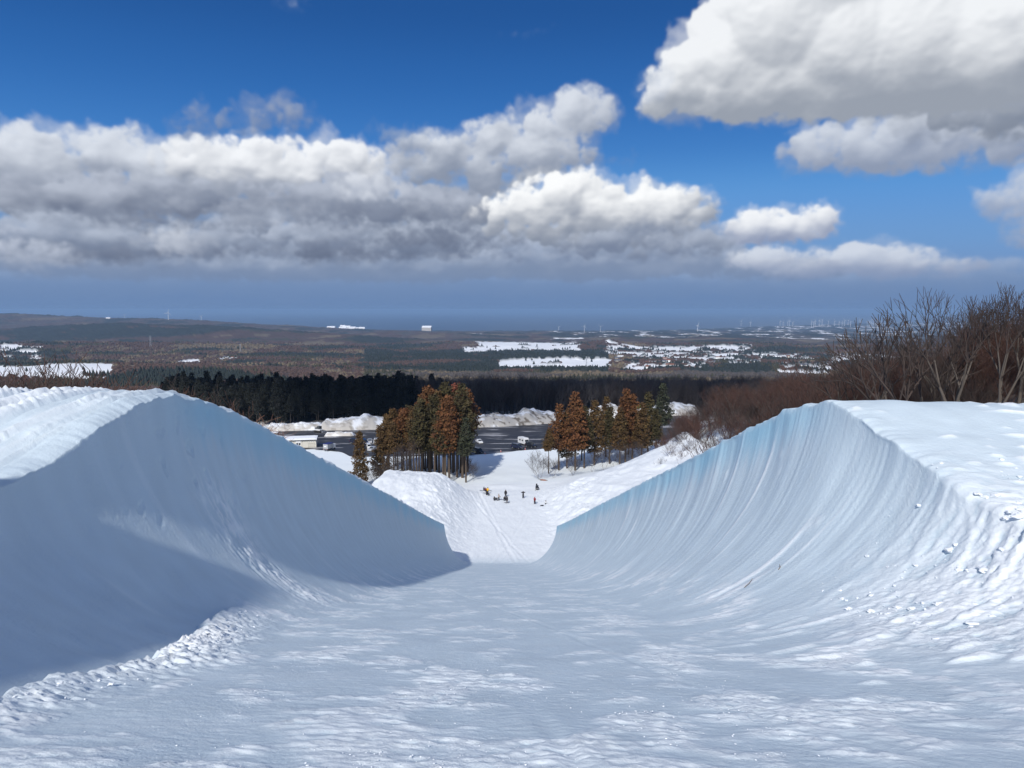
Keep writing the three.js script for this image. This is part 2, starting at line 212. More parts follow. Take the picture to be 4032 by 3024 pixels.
{
  const cols = [];                                                   // [zone, 0..1] across one side, centre outwards
  for (let i = 0; i < 62; i++) cols.push([0, i / 62]);
  for (let i = 0; i < 128; i++) cols.push([1, i / 128]);
  for (let i = 0; i < 84; i++) cols.push([2, Math.pow(i / 84, 1.35)]);
  for (let i = 0; i <= 14; i++) cols.push([3, i / 14]);
  const N = cols.length, across = 2 * N - 1, rows = [];
  for (let d = -8; d < 206;) { rows.push(d); d += d < 1.5 ? 0.25 : d < 9 ? 0.032 : d < 125 ? 0.0039 * d : 0.55; }
  const P = new Float32Array(rows.length * across * 3), C = new Float32Array(P.length), UV = new Float32Array(rows.length * across * 2);
  rows.forEach((d, r) => {
    const W0 = wallH(d), fy = floorY(d), b = sstep(115.5, 127, d), endL = (1 - sstep(184, 194, d)) * (0.48 + 0.56 * sstep(132, 182, d)), near = 1 - sstep(30, 70, d), sink = 0.9 * sstep(199.5, 206, d), join = sstep(183, 197, d);
    for (let k = 0; k < across; k++) {
      const s = k < N - 1 ? -1 : 1, [zone, t] = cols[Math.abs(k - (N - 1))];
      const W = s < 0 ? wallL(d) : W0 * 0.98, fl = s < 0 ? 4.2 : 3.3;
      const lipJag = (noise(d * 1.1, s * 7) * 0.10 + noise(d * 4.3, s * 3) * 0.05 + lump(d * 0.6, s * 9) * 0.10) * sstep(9, 18, d) * (1 - b);
      let u, h, phi = 0, arc;
      if (zone === 0) { u = fl * t; h = 0; arc = u; }
      else if (zone === 1) { phi = PHI * t; u = fl + (9 - fl) * Math.sin(phi) / Math.sin(PHI); h = W * (1 - Math.cos(phi)) / (1 - Math.cos(PHI)); arc = fl + (12.4 - fl) * t; h += lipJag * t * t * t * t; phi = Math.atan2(W * Math.sin(phi), (9 - fl) * Math.cos(phi) + 0.05); }
      else if (zone === 2) { u = 9 + 11 * t; const e = u - 9; h = W + lipJag * Math.exp(-e * 2.5) + 0.10 * (1 - Math.exp(-e * 6)) - 0.012 * e * e * (s < 0 ? 0.15 : 0.35) + (s < 0 ? 2.9 * gauss(e, 1.1, 0.85) * (1 - sstep(7.5, 11.7, d)) * sstep(-16, -9, d) : 0); arc = 12.4 + e; }  // left side: unseen snow ridge near the start, added to shade the wall
      else { u = 20 + 12 * t; h = mix(W - (s < 0 ? 0.2 : 0.5), -4.2, sstep(0, 1, t)); arc = 23.4 + 14 * t; }
      if (b > 0) {                                                   // below the pipe the walls open into banks
        let ou, oh;
        if (s < 0) { ou = zone === 0 ? 5 * t : zone === 1 ? 5 + 12 * t : zone === 2 ? 17 + 11 * t : 28 + 9 * t; oh = zone === 0 ? 0 : zone === 1 ? 6.4 * sstep(0, 1, t) : zone === 2 ? 6.4 + 0.9 * t : mix(7.3, -4.2, sstep(0, 1, t)); oh *= endL * (0.9 + 0.12 * noise(d * 0.08, 3)); }
        else { ou = zone === 0 ? 9 * t : zone === 1 ? 9 + 27 * t : zone === 2 ? 36 + 9 * t : 45 + 8 * t; const f = flank(ou) * flankD(d) * (1 + 0.1 * noise(d * 0.06, ou * 0.05)) + 2.6 * sstep(10, 17, ou) * (1 - sstep(176, 192, d)); oh = zone === 3 ? mix(f, -4.2, sstep(0, 1, t)) : f; oh = mix(oh, Math.min(oh, 0), sstep(190, 206, d) * (ou > 40 ? 0 : 0)); }
        u = mix(u, ou, b); h = mix(h, oh, b);
      }
      u *= s;
      // ---- relief and make-up of the surface
      let dn = 0, loose = 0, lipGlow = 0;
      const X = u, nA = sstep(-6, -1, d);
      if (d > -1 && d < 206) {
        const wall = sstep(4.2, 6.5, arc) * (1 - sstep(12.2, 12.6, arc)) * (1 - b), flat = 1 - sstep(5.5, 7.5, arc), deck = sstep(12.3, 12.8, arc) * (1 - b);
        // scraped floor with patches of loose, lumpy snow
        const m = sstep(-0.02, 0.34, fbm(X * 0.55 + 3, d * 0.5, 4) + 0.30 * noise(X * 2.1, d * 2.6) + 0.16 * gauss(d, 5, 3.5)) * flat * (1 - b * 0.6);
        const l1 = lump(X * 3.1 + 5, d * 5.2), l2 = lump(X * 7.5, d * 13);
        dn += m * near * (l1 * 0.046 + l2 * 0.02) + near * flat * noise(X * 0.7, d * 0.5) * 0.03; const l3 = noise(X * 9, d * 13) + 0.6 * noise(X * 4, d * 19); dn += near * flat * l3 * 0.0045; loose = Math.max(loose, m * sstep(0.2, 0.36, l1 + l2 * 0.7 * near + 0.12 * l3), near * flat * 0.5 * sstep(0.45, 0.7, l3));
        dn += flat * near * (track(X, d, 0.62, -0.10, 4, 0.09, 0.028) * (1 - sstep(5, 8, d)) + track(X, d, 2.6, -0.20, 8, 0.07, 0.010));
        if (s > 0 || zone === 0) dn += near * flat * gauss(X, -0.1, 0.5) * gauss(d, 9.5, 1.6) * Math.sin(X * 60) * 0.006;
        // long cross-wise scrapes further down the floor
        const sc = fbm(X * 0.12, d * 0.9, 3); dn += flat * (1 - near) * sc * 0.05; loose = Math.max(loose, flat * (1 - near * 0.7) * 0.7 * sstep(0.1, 0.4, sc) * (1 - b));
        // toe of the left wall: a step with broken blocks along it
        if (s < 0 && d < 22) {
          const edge = -5.45 - 0.75 * sstep(11, 17, d) + 0.22 * noise(d * 0.8, 4) + 0.14 * noise(d * 2.6, 9) + 0.35 * gauss(d, 10.4, 0.8), q = X - edge, g = 1 - sstep(15.5, 18, d);
          dn -= 0.17 * (1 - sstep(-0.10, 0.06, q)) * sstep(-2.4, -0.4, q) * g;
          const cl = sstep(-0.04, 0.10, q) * (1 - sstep(0.3, 1.5 + 0.6 * noise(d * 0.5, 2), q)) * g * (0.45 + 0.75 * gauss(d, 12.3, 2.4));
          dn += cl * (0.02 + lump(X * 4.5, d * 4.5) * 0.14 + lump(X * 11, d * 11) * 0.05); loose = Math.max(loose, cl);
          const smooth = (1 - sstep(-0.1, 0.05, q)) * sstep(-2.6, -1.2, q) * g; dn += smooth * (noise(X * 0.7 + 3, (d + X * 0.35) * 9) * 0.008 * sstep(-0.2, 0.3, noise(X * 0.6, d * 0.7)) + fbm(X * 0.5 + 9, d * 0.6, 3) * 0.06); loose *= 1 - 0.8 * smooth;
        }
        // shaped walls: cutter grooves that run down from the lip, loose streaks
        const gr = noise(d * 1.9 + arc * 0.12, s * 11 + arc * 0.04) * 0.022 + noise(d * 5.3 + arc * 0.2, s * 5 + arc * 0.09) * 0.012 + noise(d * 0.5, arc * 0.3 + s) * 0.06;
        dn += wall * gr * (s > 0 ? 1 : 0.35) * (0.5 + 0.8 * sstep(6, 12, arc));
        const st = noise(d * 1.5 + arc * 0.28 + 3, arc * 0.10 + s * 4) + 0.5 * noise(d * 4.2 + arc * 0.5, arc * 0.22);
        const sm = wall * sstep(0.42, 0.85, st) * (s > 0 ? 1 : 0.2); dn += sm * 0.02; loose = Math.max(loose, sm * 0.9);
        if (s > 0) { const chip = sstep(0.30, 0.6, fbm(d * 0.8, arc * 0.6 + 4, 4)) * wall * (gauss(d, 24, 7)) * sstep(7, 10.5, arc); dn += chip * (0.03 + 0.10 * lump(d * 3, arc * 1.6)); loose = Math.max(loose, chip); }
        if (s < 0) {
          const band = gauss(d - 0.10 * (arc - 9) * (arc - 9) * 0.4, 21.2, 1.25) * sstep(4.5, 6, arc) * (1 - sstep(9.5, 11, arc)), br = lump(d * 3.4, arc * 1.1) * 0.10 + lump(d * 9, arc * 3.5) * 0.04;
          dn += band * br; loose = Math.max(loose, band * sstep(0.02, 0.07, br));
          const pk = sstep(0.44, 0.5, noise(d * 2.1, arc * 2.1 + 30)) * wall * gauss(d, 21, 4.5) * gauss(arc, 10.6, 1.3); dn -= pk * 0.06;
        }
        // chewed slope where the right wall begins
        if (s > 0) {
          const ch = gauss(d, 11.8, 2.7) * sstep(5, 7.2, u) * (1 - sstep(11.5, 14, u)), a = lump(X * 1.5 - d * 0.9, d * 1.5 + X * 0.25), c2 = lump(X * 6.5 - d * 3.0, d * 6.5);
          dn += ch * (a * 0.075 + c2 * 0.055); loose = Math.max(loose, ch * sstep(0.1, 0.5, a + c2 * 0.6));
          const lines = sstep(0.25, 0.55, noise(X * 0.9 + d * 0.35, d * 2.6 - X * 0.7)) * gauss(d, 10, 4.5) * sstep(3, 5, u) * (1 - sstep(9.5, 12, u)); dn += lines * 0.05; loose = Math.max(loose, lines * 0.9);
        }
        // decks
        if (deck > 0) {
          if (s < 0) {
            let tr = 0, bm = 0; for (const [u0, sl, w, dp] of [[-10.0, 0.10, 0.10, 0.07], [-10.6, 0.16, 0.12, 0.10], [-11.5, 0.12, 0.16, 0.14], [-12.2, 0.14, 0.18, 0.18], [-13.1, 0.13, 0.2, 0.2], [-14.3, 0.10, 0.24, 0.24], [-9.7, 0.05, 0.06, 0.05]]) { tr += track(X, d, u0, sl, 15, w, dp); const c = u0 + sl * (d - 15) - w * 1.9; bm = Math.max(bm, gauss(X, c, w * 1.6) * dp / 0.2); }
            dn += deck * (tr + bm * (lump(X * 4.6, d * 4.2) * 0.22 + lump(X * 12, d * 11) * 0.09) * sstep(-0.4, 0.3, noise(X * 0.9, d * 0.45)) + fbm(X * 0.8, d * 0.5, 3) * 0.09 + 0.07); loose = Math.max(loose, bm);
          } else {
            const ft = sstep(0.36, 0.56, noise(X * 2.0, d * 3.1)) * sstep(-0.05, 0.25, fbm(X * 0.3 + 8, d * 0.3, 3) + 0.25 * sstep(11.5, 14, u)); dn += deck * (ft * 0.05 + fbm(X * 0.7, d * 0.4, 3) * 0.08 + sstep(12, 17, u) * lump(X * 1.6, d * 1.3) * 0.12); loose = Math.max(loose, ft);
          }
        }
        // blue ice tint along the lip; sun glowing through the snow is painted in
        lipGlow = wall * sstep(10.9 + 0.9 * fbm(d * 0.35, 7 * s, 3) + 0.5 * noise(d * 2.6, 3 * s), 12.2, arc) * sstep(18, 24, d) * (0.8 + 0.4 * noise(d * 0.3, s));
        // run-out: rutted and churned
        if (b > 0) { const ru = fbm(u * 0.5, d * 0.16, 4), cr = sstep(5, 14, Math.abs(u)); dn += b * (ru * 0.16 + lump(u * 0.5 + d * 0.2, d * 0.5) * (s > 0 ? 0.55 : 0.35) * gauss(Math.abs(u), s > 0 ? 16 : 12, 6) + track(u, d, -1, -0.12, 150, 0.35, 0.07) + track(u, d, 4, 0.2, 150, 0.3, 0.07) + track(u, d, 6.5, 0.16, 165, 0.3, 0.08) + track(u, d, -3, -0.2, 160, 0.3, 0.06) + cr * lump(u * 0.16, d * 0.09) * 0.7); loose = Math.max(loose, b); }
      }
      dn *= nA * (1 - sink);
      const nx = zone === 1 && b < 1 ? -s * Math.sin(phi) * (1 - b) : 0, ny = zone === 1 ? mix(Math.cos(phi), 1, b) : 1;
      const i = r * across + k, xx = u - AX * d + nx * dn;
      P[i * 3] = xx; P[i * 3 + 1] = (join > 0 ? mix(fy + h, (zone === 3 ? groundBase(xx, d) - 3 * t : groundBase(xx, d) + 0.05), join) : fy + h) + ny * dn * (1 - join) - sink; P[i * 3 + 2] = -d;
      const grain = 0.97 + 0.05 * noise(X * 1.7, d * 1.7);
      const lo = loose * mix(0.62, 1, Math.max(b, sstep(4, 6, arc))), base = [mix(0.61, 0.88, lo), mix(0.71, 0.915, lo), mix(0.77, 0.935, lo)], blue = [0.30, 0.62, 0.78], q = clamp(lipGlow);
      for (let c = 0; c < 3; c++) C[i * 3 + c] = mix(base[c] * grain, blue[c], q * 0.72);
      UV[i * 2] = s * arc; UV[i * 2 + 1] = d;
    }
  });
  const index = new Uint32Array((rows.length - 1) * (across - 1) * 6); let o = 0;
  for (let r = 0; r < rows.length - 1; r++) for (let k = 0; k < across - 1; k++) { const a = r * across + k, c = a + across; index[o++] = a; index[o++] = a + 1; index[o++] = c; index[o++] = a + 1; index[o++] = c + 1; index[o++] = c; }
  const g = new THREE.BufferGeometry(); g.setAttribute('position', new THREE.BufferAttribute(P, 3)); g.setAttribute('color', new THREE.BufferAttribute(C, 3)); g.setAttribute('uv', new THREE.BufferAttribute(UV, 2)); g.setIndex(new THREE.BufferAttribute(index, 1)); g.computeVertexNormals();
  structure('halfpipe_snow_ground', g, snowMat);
}

// ---------------------------------------------------------------- ground beside and below the pipe
function sheet(xs, ds, yOf, cOf) {
  const P = [], C = [], I = [], n = xs.length;
  for (const d of ds) for (const x of xs) { P.push(x, yOf(x, d), -d); C.push(...cOf(x, d)); }
  for (let r = 0; r < ds.length - 1; r++) for (let k = 0; k < n - 1; k++) { const a = r * n + k, c = a + n; I.push(a, a + 1, c, a + 1, c + 1, c); }
  const g = new THREE.BufferGeometry(); g.setAttribute('position', new THREE.Float32BufferAttribute(P, 3)); g.setAttribute('color', new THREE.Float32BufferAttribute(C, 3)); g.setIndex(I); g.computeVertexNormals(); return g;
}
const range = (a, b, s) => Array.from({ length: Math.floor((b - a) / s) + 1 }, (_, i) => a + i * s);
const LITTER = [0.10, 0.075, 0.055], SNOW = [0.85, 0.90, 0.92];
structure('snow_ground', sheet(range(-340, 340, 2), range(-60, 420, 2), groundY, (x, d) => {
  const u = x + AX * d, wood = Math.max(sstep(344, 352, d + 0.1 * Math.max(0, x + 20)) ,  sstep(0.05, 0.4, fbm(x / 16, d / 16, 3) + 0.5 * (sstep(46, 60, u) * (1 - sstep(170, 200, d))))), t = clamp(wood * 0.8 + 0.25 * noise(x * 0.6, d * 0.6) * wood);
  const bare = d > 340 ? t : u > 22 && d < 110 && d > 16 ? clamp(0.97 + 0.12 * noise(x * 0.5, d * 0.5)) : u > 44 && d < 200 ? t : 0, f = 1 - 0.03 * Math.abs(noise(x * 0.3, d * 0.3));
  return SNOW.map((v, c) => mix(v * f, LITTER[c], bare));
}), snowField);

// ---------------------------------------------------------------- the wide country to the coast, coloured by ground cover and painted cloud shadow
const snowFields = [[-0.047, 0.091, 2883, 4238], [-0.064, -0.047, 2913, 3337], [-0.017, 0.132, 1647, 2131], [0.127, 0.235, 2518, 3300], [0.166, 0.324, 2131, 3068], [0.149, 0.269, 1554, 2052], [0.324, 0.434, 2308, 2662], [0.359, 0.434, 1532, 1974], [0.293, 0.338, 1811, 2637], [0.434, 0.6, 1800, 2600], [-0.452, -0.421, 1873, 2083], [-0.397, -0.375, 2068, 2216], [-0.692, -0.637, 2083, 2688], [-0.80, -0.541, 1050, 1290], [-0.057, -0.043, 5800, 6192], [0.231, 0.324, 2913, 3411]];
const COVER = { brown: [0.08, 0.052, 0.044], grey: [0.085, 0.073, 0.066], tan: [0.145, 0.115, 0.078], conifer: [0.022, 0.032, 0.03], olive: [0.05, 0.05, 0.032], field: [0.22, 0.19, 0.14], snow: [0.86, 0.88, 0.91] };
function cover(x, d) {                                               // what covers the ground at a place
  const q = x / d, w1 = fbm(x / 240 + 5, d / 200, 3), w2 = fbm(x / 420, d / 420 + 9, 4), w3 = fbm(x / 60 - 3, d / 210, 2);
  for (const [q0, q1, d0, d1] of snowFields) { const qq = q + w3 * 0.012, dd = d + w1 * 0.10 * d; if (qq > q0 && qq < q1 && dd > d0 && dd < d1) { const broken = q0 > 0.12 ? 0.12 : q0 < -0.75 ? 0.4 : q0 < -0.6 ? 0.06 : 0.36; if (fbm(x / 130 + 20, d / 80, 3) < broken) return 'snow'; return w3 > 0 ? 'conifer' : 'brown'; } }
  const c = coastD(q) + fbm(x / 900, d / 900, 3) * 260;
  if (q > 0.18 && d > c - 330) return 'snow';
  if (d > 5000) { const k = fbm(x / 260, d / 700, 4); if (q > 0.05) return k > 0.22 ? 'field' : k > 0.12 ? 'snow' : k > -0.05 ? 'grey' : 'conifer'; return k > 0.2 ? 'tan' : k > -0.02 ? 'brown' : k > -0.15 ? 'grey' : 'conifer'; }
  if (d < 900 && q < -0.03 && q > -0.42) return 'conifer';
  if (d < 780) return w2 > 0.25 ? 'olive' : 'grey';
  if (d < 1500 && q > -0.2) return w2 + 0.3 * w1 > -0.08 ? (w1 > -0.1 ? 'tan' : 'olive') : 'grey';
  if (q > -0.2 && q < 0.13 && d < 2900) return w1 + w2 > -0.22 ? 'conifer' : 'brown';  // dark conifer band; cloud shadow is painted in as this darker cover
  if (gauss(x, -2500, 900) * gauss(d, 4500, 620) > 0.3) return w1 > -0.3 ? 'conifer' : 'brown';
  if (q < -0.1 && d > 1500 && d < 2700 && w2 > -0.05) return w1 > 0.22 ? 'conifer' : w3 > 0.05 ? 'tan' : 'brown';
  return w2 > 0.16 ? 'tan' : w2 > -0.06 ? 'brown' : w2 > -0.2 ? (w1 > 0 ? 'olive' : 'brown') : 'conifer';
}
const TALL = { brown: 5, grey: 6, tan: 3, conifer: 11, olive: 7, field: 0, snow: 0 };
{
  const ang = 620, P = [], C = [], I = [], dist = []; for (let d = 396; d < 19500;) { dist.push(d); d *= 1.0085; }
  for (const R of dist) for (let k = 0; k <= ang; k++) {
    const q = -0.95 + 1.9 * k / ang, d = R, x = q * R, kind = cover(x, d), near = 1 - sstep(900, 1800, d), y = landY(x, d) + TALL[kind] * (0.75 + 0.6 * noise(x / 9, d / 15)) * (1 - near) - (d < 420 ? 1.2 : 0);
    P.push(x, y, -d); const g = 0.8 + 0.45 * Math.abs(noise(x / 13, d / 17)) + 0.2 * noise(x / 50, d / 70); C.push(...COVER[kind].map(v => Math.min(0.9, kind === 'snow' ? v : v * g)));
  }
  for (let r = 0; r < dist.length - 1; r++) for (let k = 0; k < ang; k++) { const a = r * (ang + 1) + k, c = a + ang + 1; I.push(a, a + 1, c, a + 1, c + 1, c); }
  const g = new THREE.BufferGeometry(); g.setAttribute('position', new THREE.Float32BufferAttribute(P, 3)); g.setAttribute('color', new THREE.Float32BufferAttribute(C, 3)); g.setIndex(I); g.computeVertexNormals();
  structure('terrain', g, new THREE.MeshStandardMaterial({ vertexColors: true, roughness: 1 }));
  const sea = new THREE.PlaneGeometry(110000, 62000, 60, 60); sea.rotateX(-Math.PI / 2); sea.translate(0, SEA, -39500);
  structure('sea_water', sea, mat(0.035, 0.065, 0.11, 0.42));
}
// ---------------------------------------------------------------- car park below the slope
const lotNear = curve([[-110, 256], [-75, 268], [-62, 262], [-54, 251], [-16, 255], [13, 270], [40, 276], [80, 290]]), lotFar = curve([[-110, 316], [-85, 321], [-13, 333], [18, 345], [58, 358], [90, 364]]);
{
  const P = [], C = [], I = [], nx = 190, nd = 90;
  for (let r = 0; r <= nd; r++) for (let k = 0; k <= nx; k++) {
    const x = -112 + 196 * k / nx, a = lotNear(x) + fbm(x / 6, 3, 3) * 2.4, b = lotFar(x) + 4, d = mix(a, b, r / nd), y = groundY(x, d) + 0.05;
    P.push(x, y, -d);
    const slush = sstep(0.16, 0.34, fbm(x / 15 + 2, d / 5.5, 4) + 0.35 * (1 - sstep(0, 0.10, r / nd)) * noise(x / 5, 8) + 0.25 * (1 - sstep(-100, -60, x)) * noise(x / 6, d / 6)), wet = sstep(-0.05, 0.3, fbm(x / 22 - 7, d / 4 + 3, 4)), base = mix(0.038, 0.018, wet), g = 0.9 + 0.3 * noise(x * 0.9, d * 0.5);
    C.push(mix(base * g, 0.42, slush * 0.75), mix(base * g, 0.41, slush * 0.75), mix(base * 1.08 * g, 0.41, slush * 0.75));
  }
  for (let r = 0; r < nd; r++) for (let k = 0; k < nx; k++) { const a = r * (nx + 1) + k, c = a + nx + 1; I.push(a, a + 1, c, a + 1, c + 1, c); }
  const g = new THREE.BufferGeometry(); g.setAttribute('position', new THREE.Float32BufferAttribute(P, 3)); g.setAttribute('color', new THREE.Float32BufferAttribute(C, 3)); g.setIndex(I); g.computeVertexNormals();
  structure('car_park_pavement', g, new THREE.MeshStandardMaterial({ vertexColors: true, roughness: 0.55 }));
}
// ploughed snow banks along its far side
const dirtySnow = new THREE.MeshStandardMaterial({ vertexColors: true, roughness: 0.9 });
function bank(x0, x1, wide, high, label, seed, off = 0, dirt = 0.5) {
  const P = [], C = [], I = [], nx = Math.ceil((x1 - x0) / 0.55), nd = Math.ceil(wide / 0.6), cx = (x0 + x1) / 2, cd = lotFar(cx) + off, cy = groundY(cx, cd);
  for (let r = 0; r <= nd; r++) for (let k = 0; k <= nx; k++) {
    const x = mix(x0, x1, k / nx), t = r / nd, d = lotFar(x) + off - 1.2 + t * wide + fbm(x / 7, seed, 3) * 1.6, ends = sstep(0, 0.07, k / nx) * sstep(0, 0.07, 1 - k / nx);
    const body = Math.pow(Math.sin(Math.PI * Math.pow(t, 0.8)), 1.15), hh = high * (0.86 + 1.0 * fbm(x / 13 + seed, t * 0.8, 3) + 0.3 * billow(x / 6 + seed, d / 6, 3)), h = body * ends * Math.max(0.25 * high, hh) + body * ends * (lump(x / 1.5, d / 1.5) * 0.55 + lump(x / 0.7, d / 0.8) * 0.22);
    P.push(x - cx, groundY(x, d) - 0.5 * (t > 0.97 || t < 0.02 ? 1 : 0) + h - cy, -(d - cd));
    const s = sstep(0.10, 0.34, fbm(x / 6 + seed * 2, d / 2.6, 4) * 0.8 + 0.22 * (1 - sstep(0.05, 0.35, t)) + dirt * 0.24), k2 = sstep(0.3, 0.44, noise(x / 2.6 + d / 3 + 4, d / 1.1) + 0.5 * noise(x / 7, d / 3));
    const m = s * 0.8; for (let c = 0; c < 3; c++) C.push(mix(mix([0.88, 0.9, 0.92][c], [0.44, 0.40, 0.34][c], m), [0.12, 0.095, 0.07][c], k2 * 0.85 * dirt));
  }
  for (let r = 0; r < nd; r++) for (let k = 0; k < nx; k++) { const a = r * (nx + 1) + k, c = a + nx + 1; I.push(a, a + 1, c, a + 1, c + 1, c); }
  const g = new THREE.BufferGeometry(); g.setAttribute('position', new THREE.Float32BufferAttribute(P, 3)); g.setAttribute('color', new THREE.Float32BufferAttribute(C, 3)); g.setIndex(I); g.computeVertexNormals();
  const m = shade(new THREE.Mesh(g, dirtySnow)); m.name = numbered('snow_bank'); m.position.set(cx, cy, -cd); tag(m, label, 'snow bank', 'ploughed snow banks round the car park'); scene.add(m);
}
bank(-108, -84, 15, 2.6, 'low snow bank behind the white hut at the edge of the woods', 3, 2, 0.4);
bank(-87, -22, 20, 4.8, 'tall snow bank with a cliff-like end above the parked loader', 7, 0, 0.5);
bank(-26, 40, 22, 4.6, 'long dirty snow bank between the centre cedars and the small cedar group', 13, 0, 1.0);
bank(34, 96, 18, 4.4, 'snow bank running behind the cedars towards the green sign', 19, 0, 0.8);
bank(-78, -66, 6, 1.1, 'small heap of scraped snow lying on the car park asphalt', 23, -19, 0.5);
// ---------------------------------------------------------------- trees
const V = (x, y, z) => new THREE.Vector3(x, y, z);
class Tubes {                                                        // many tapered tubes in one geometry
  constructor() { this.p = []; this.n = []; this.i = []; }
  seg(a, b, ra, rb, sides = 4) {
    const dir = b.clone().sub(a).normalize(), s = Math.abs(dir.y) < 0.9 ? V(0, 1, 0) : V(1, 0, 0), e = s.cross(dir).normalize(), f = dir.clone().cross(e), k = this.p.length / 3;
    for (const [c, r] of [[a, ra], [b, rb]]) for (let j = 0; j < sides; j++) { const t = j / sides * 6.2832, x = Math.cos(t), y = Math.sin(t), nx = e.x * x + f.x * y, ny = e.y * x + f.y * y, nz = e.z * x + f.z * y; this.p.push(c.x + nx * r, c.y + ny * r, c.z + nz * r); this.n.push(nx, ny, nz); }
    for (let j = 0; j < sides; j++) { const q = (j + 1) % sides; this.i.push(k + j, k + q, k + sides + j, k + q, k + sides + q, k + sides + j); }
  }
  get tris() { return this.i.length / 3; }
  build() { const g = new THREE.BufferGeometry(); g.setAttribute('position', new THREE.Float32BufferAttribute(this.p, 3)); g.setAttribute('normal', new THREE.Float32BufferAttribute(this.n, 3)); g.setIndex(this.i); return g; }
}
const bark = mat(0.10, 0.082, 0.068, 0.95), paleBark = mat(0.17, 0.15, 0.13, 0.95), twigMat = mat(0.062, 0.045, 0.039, 0.95), twigRed = mat(0.09, 0.045, 0.034, 0.95), cedarBark = mat(0.085, 0.062, 0.046, 0.95), larchTwig = mat(0.26, 0.13, 0.08, 0.95);
// a leafless broad-leaved tree: stem and limbs, then twigs
function bareShape(seed, h, o = {}) {
  const { stems = 1, lean = 0.12, spread = 0.75, depth = 4, low = 0.28, thick = 0.022, fine = 1, kids = 5, up = 0.35 } = o, r = rng(seed), wood = new Tubes(), twig = new Tubes();
  function grow(p, dir, len, rad, lvl) {
    const steps = lvl === 0 ? 7 : lvl < 3 ? 4 : 3; let a = p.clone(), d = dir.clone(); const nodes = [];
    for (let i = 0; i < steps; i++) {
      d.add(V((r() - 0.5) * 0.34, (r() - 0.5) * 0.12 + (lvl ? up * 0.28 : 0.05), (r() - 0.5) * 0.34)).normalize();
      const b = a.clone().addScaledVector(d, len / steps), ra = rad * (1 - 0.78 * i / steps), rb = rad * (1 - 0.78 * (i + 1) / steps);
      (lvl < 2 ? wood : twig).seg(a, b, Math.max(ra, 0.008 * fine), Math.max(rb, 0.006 * fine), lvl === 0 ? 6 : lvl < 2 ? 4 : 3);
      nodes.push([b.clone(), d.clone(), (i + 1) / steps, rb]); a = b;
    }
    if (lvl >= depth) return;
    const n = lvl === 0 ? Math.round(kids * 2.2) : lvl === depth - 1 ? 4 : kids;
    for (let k = 0; k < n; k++) {
      const t = lvl === 0 ? low + (1 - low) * Math.pow((k + r() * 0.8) / n, 0.85) : 0.2 + 0.8 * (k + r()) / n, nd = nodes[Math.min(nodes.length - 1, Math.floor(t * steps))], az = r() * 6.283, side = V(Math.cos(az), 0.15, Math.sin(az));
      const dd = nd[1].clone().multiplyScalar(1 - spread * 0.62).addScaledVector(side, spread * (0.55 + 0.5 * r())).normalize();
      grow(nd[0], dd, len * (lvl === 0 ? 0.34 + 0.26 * (1 - t) + 0.1 * r() : 0.42 + 0.22 * r()), Math.max(0.007 * fine, Math.min(nd[3] * 0.75, rad * 0.5)), lvl + 1);
    }
  }
  for (let s = 0; s < stems; s++) { const a = s / stems * 6.283 + r(), l = stems > 1 ? 0.35 : lean * r(); grow(V(Math.cos(a) * 0.15 * (stems > 1), -0.4, Math.sin(a) * 0.15 * (stems > 1)), V(Math.cos(a) * l, 1, Math.sin(a) * l).normalize(), h * (stems > 1 ? 0.75 + 0.25 * r() : 0.92), h * thick * (stems > 1 ? 0.6 : 1), 0); }
  return [wood.build(), twig.build()];
}
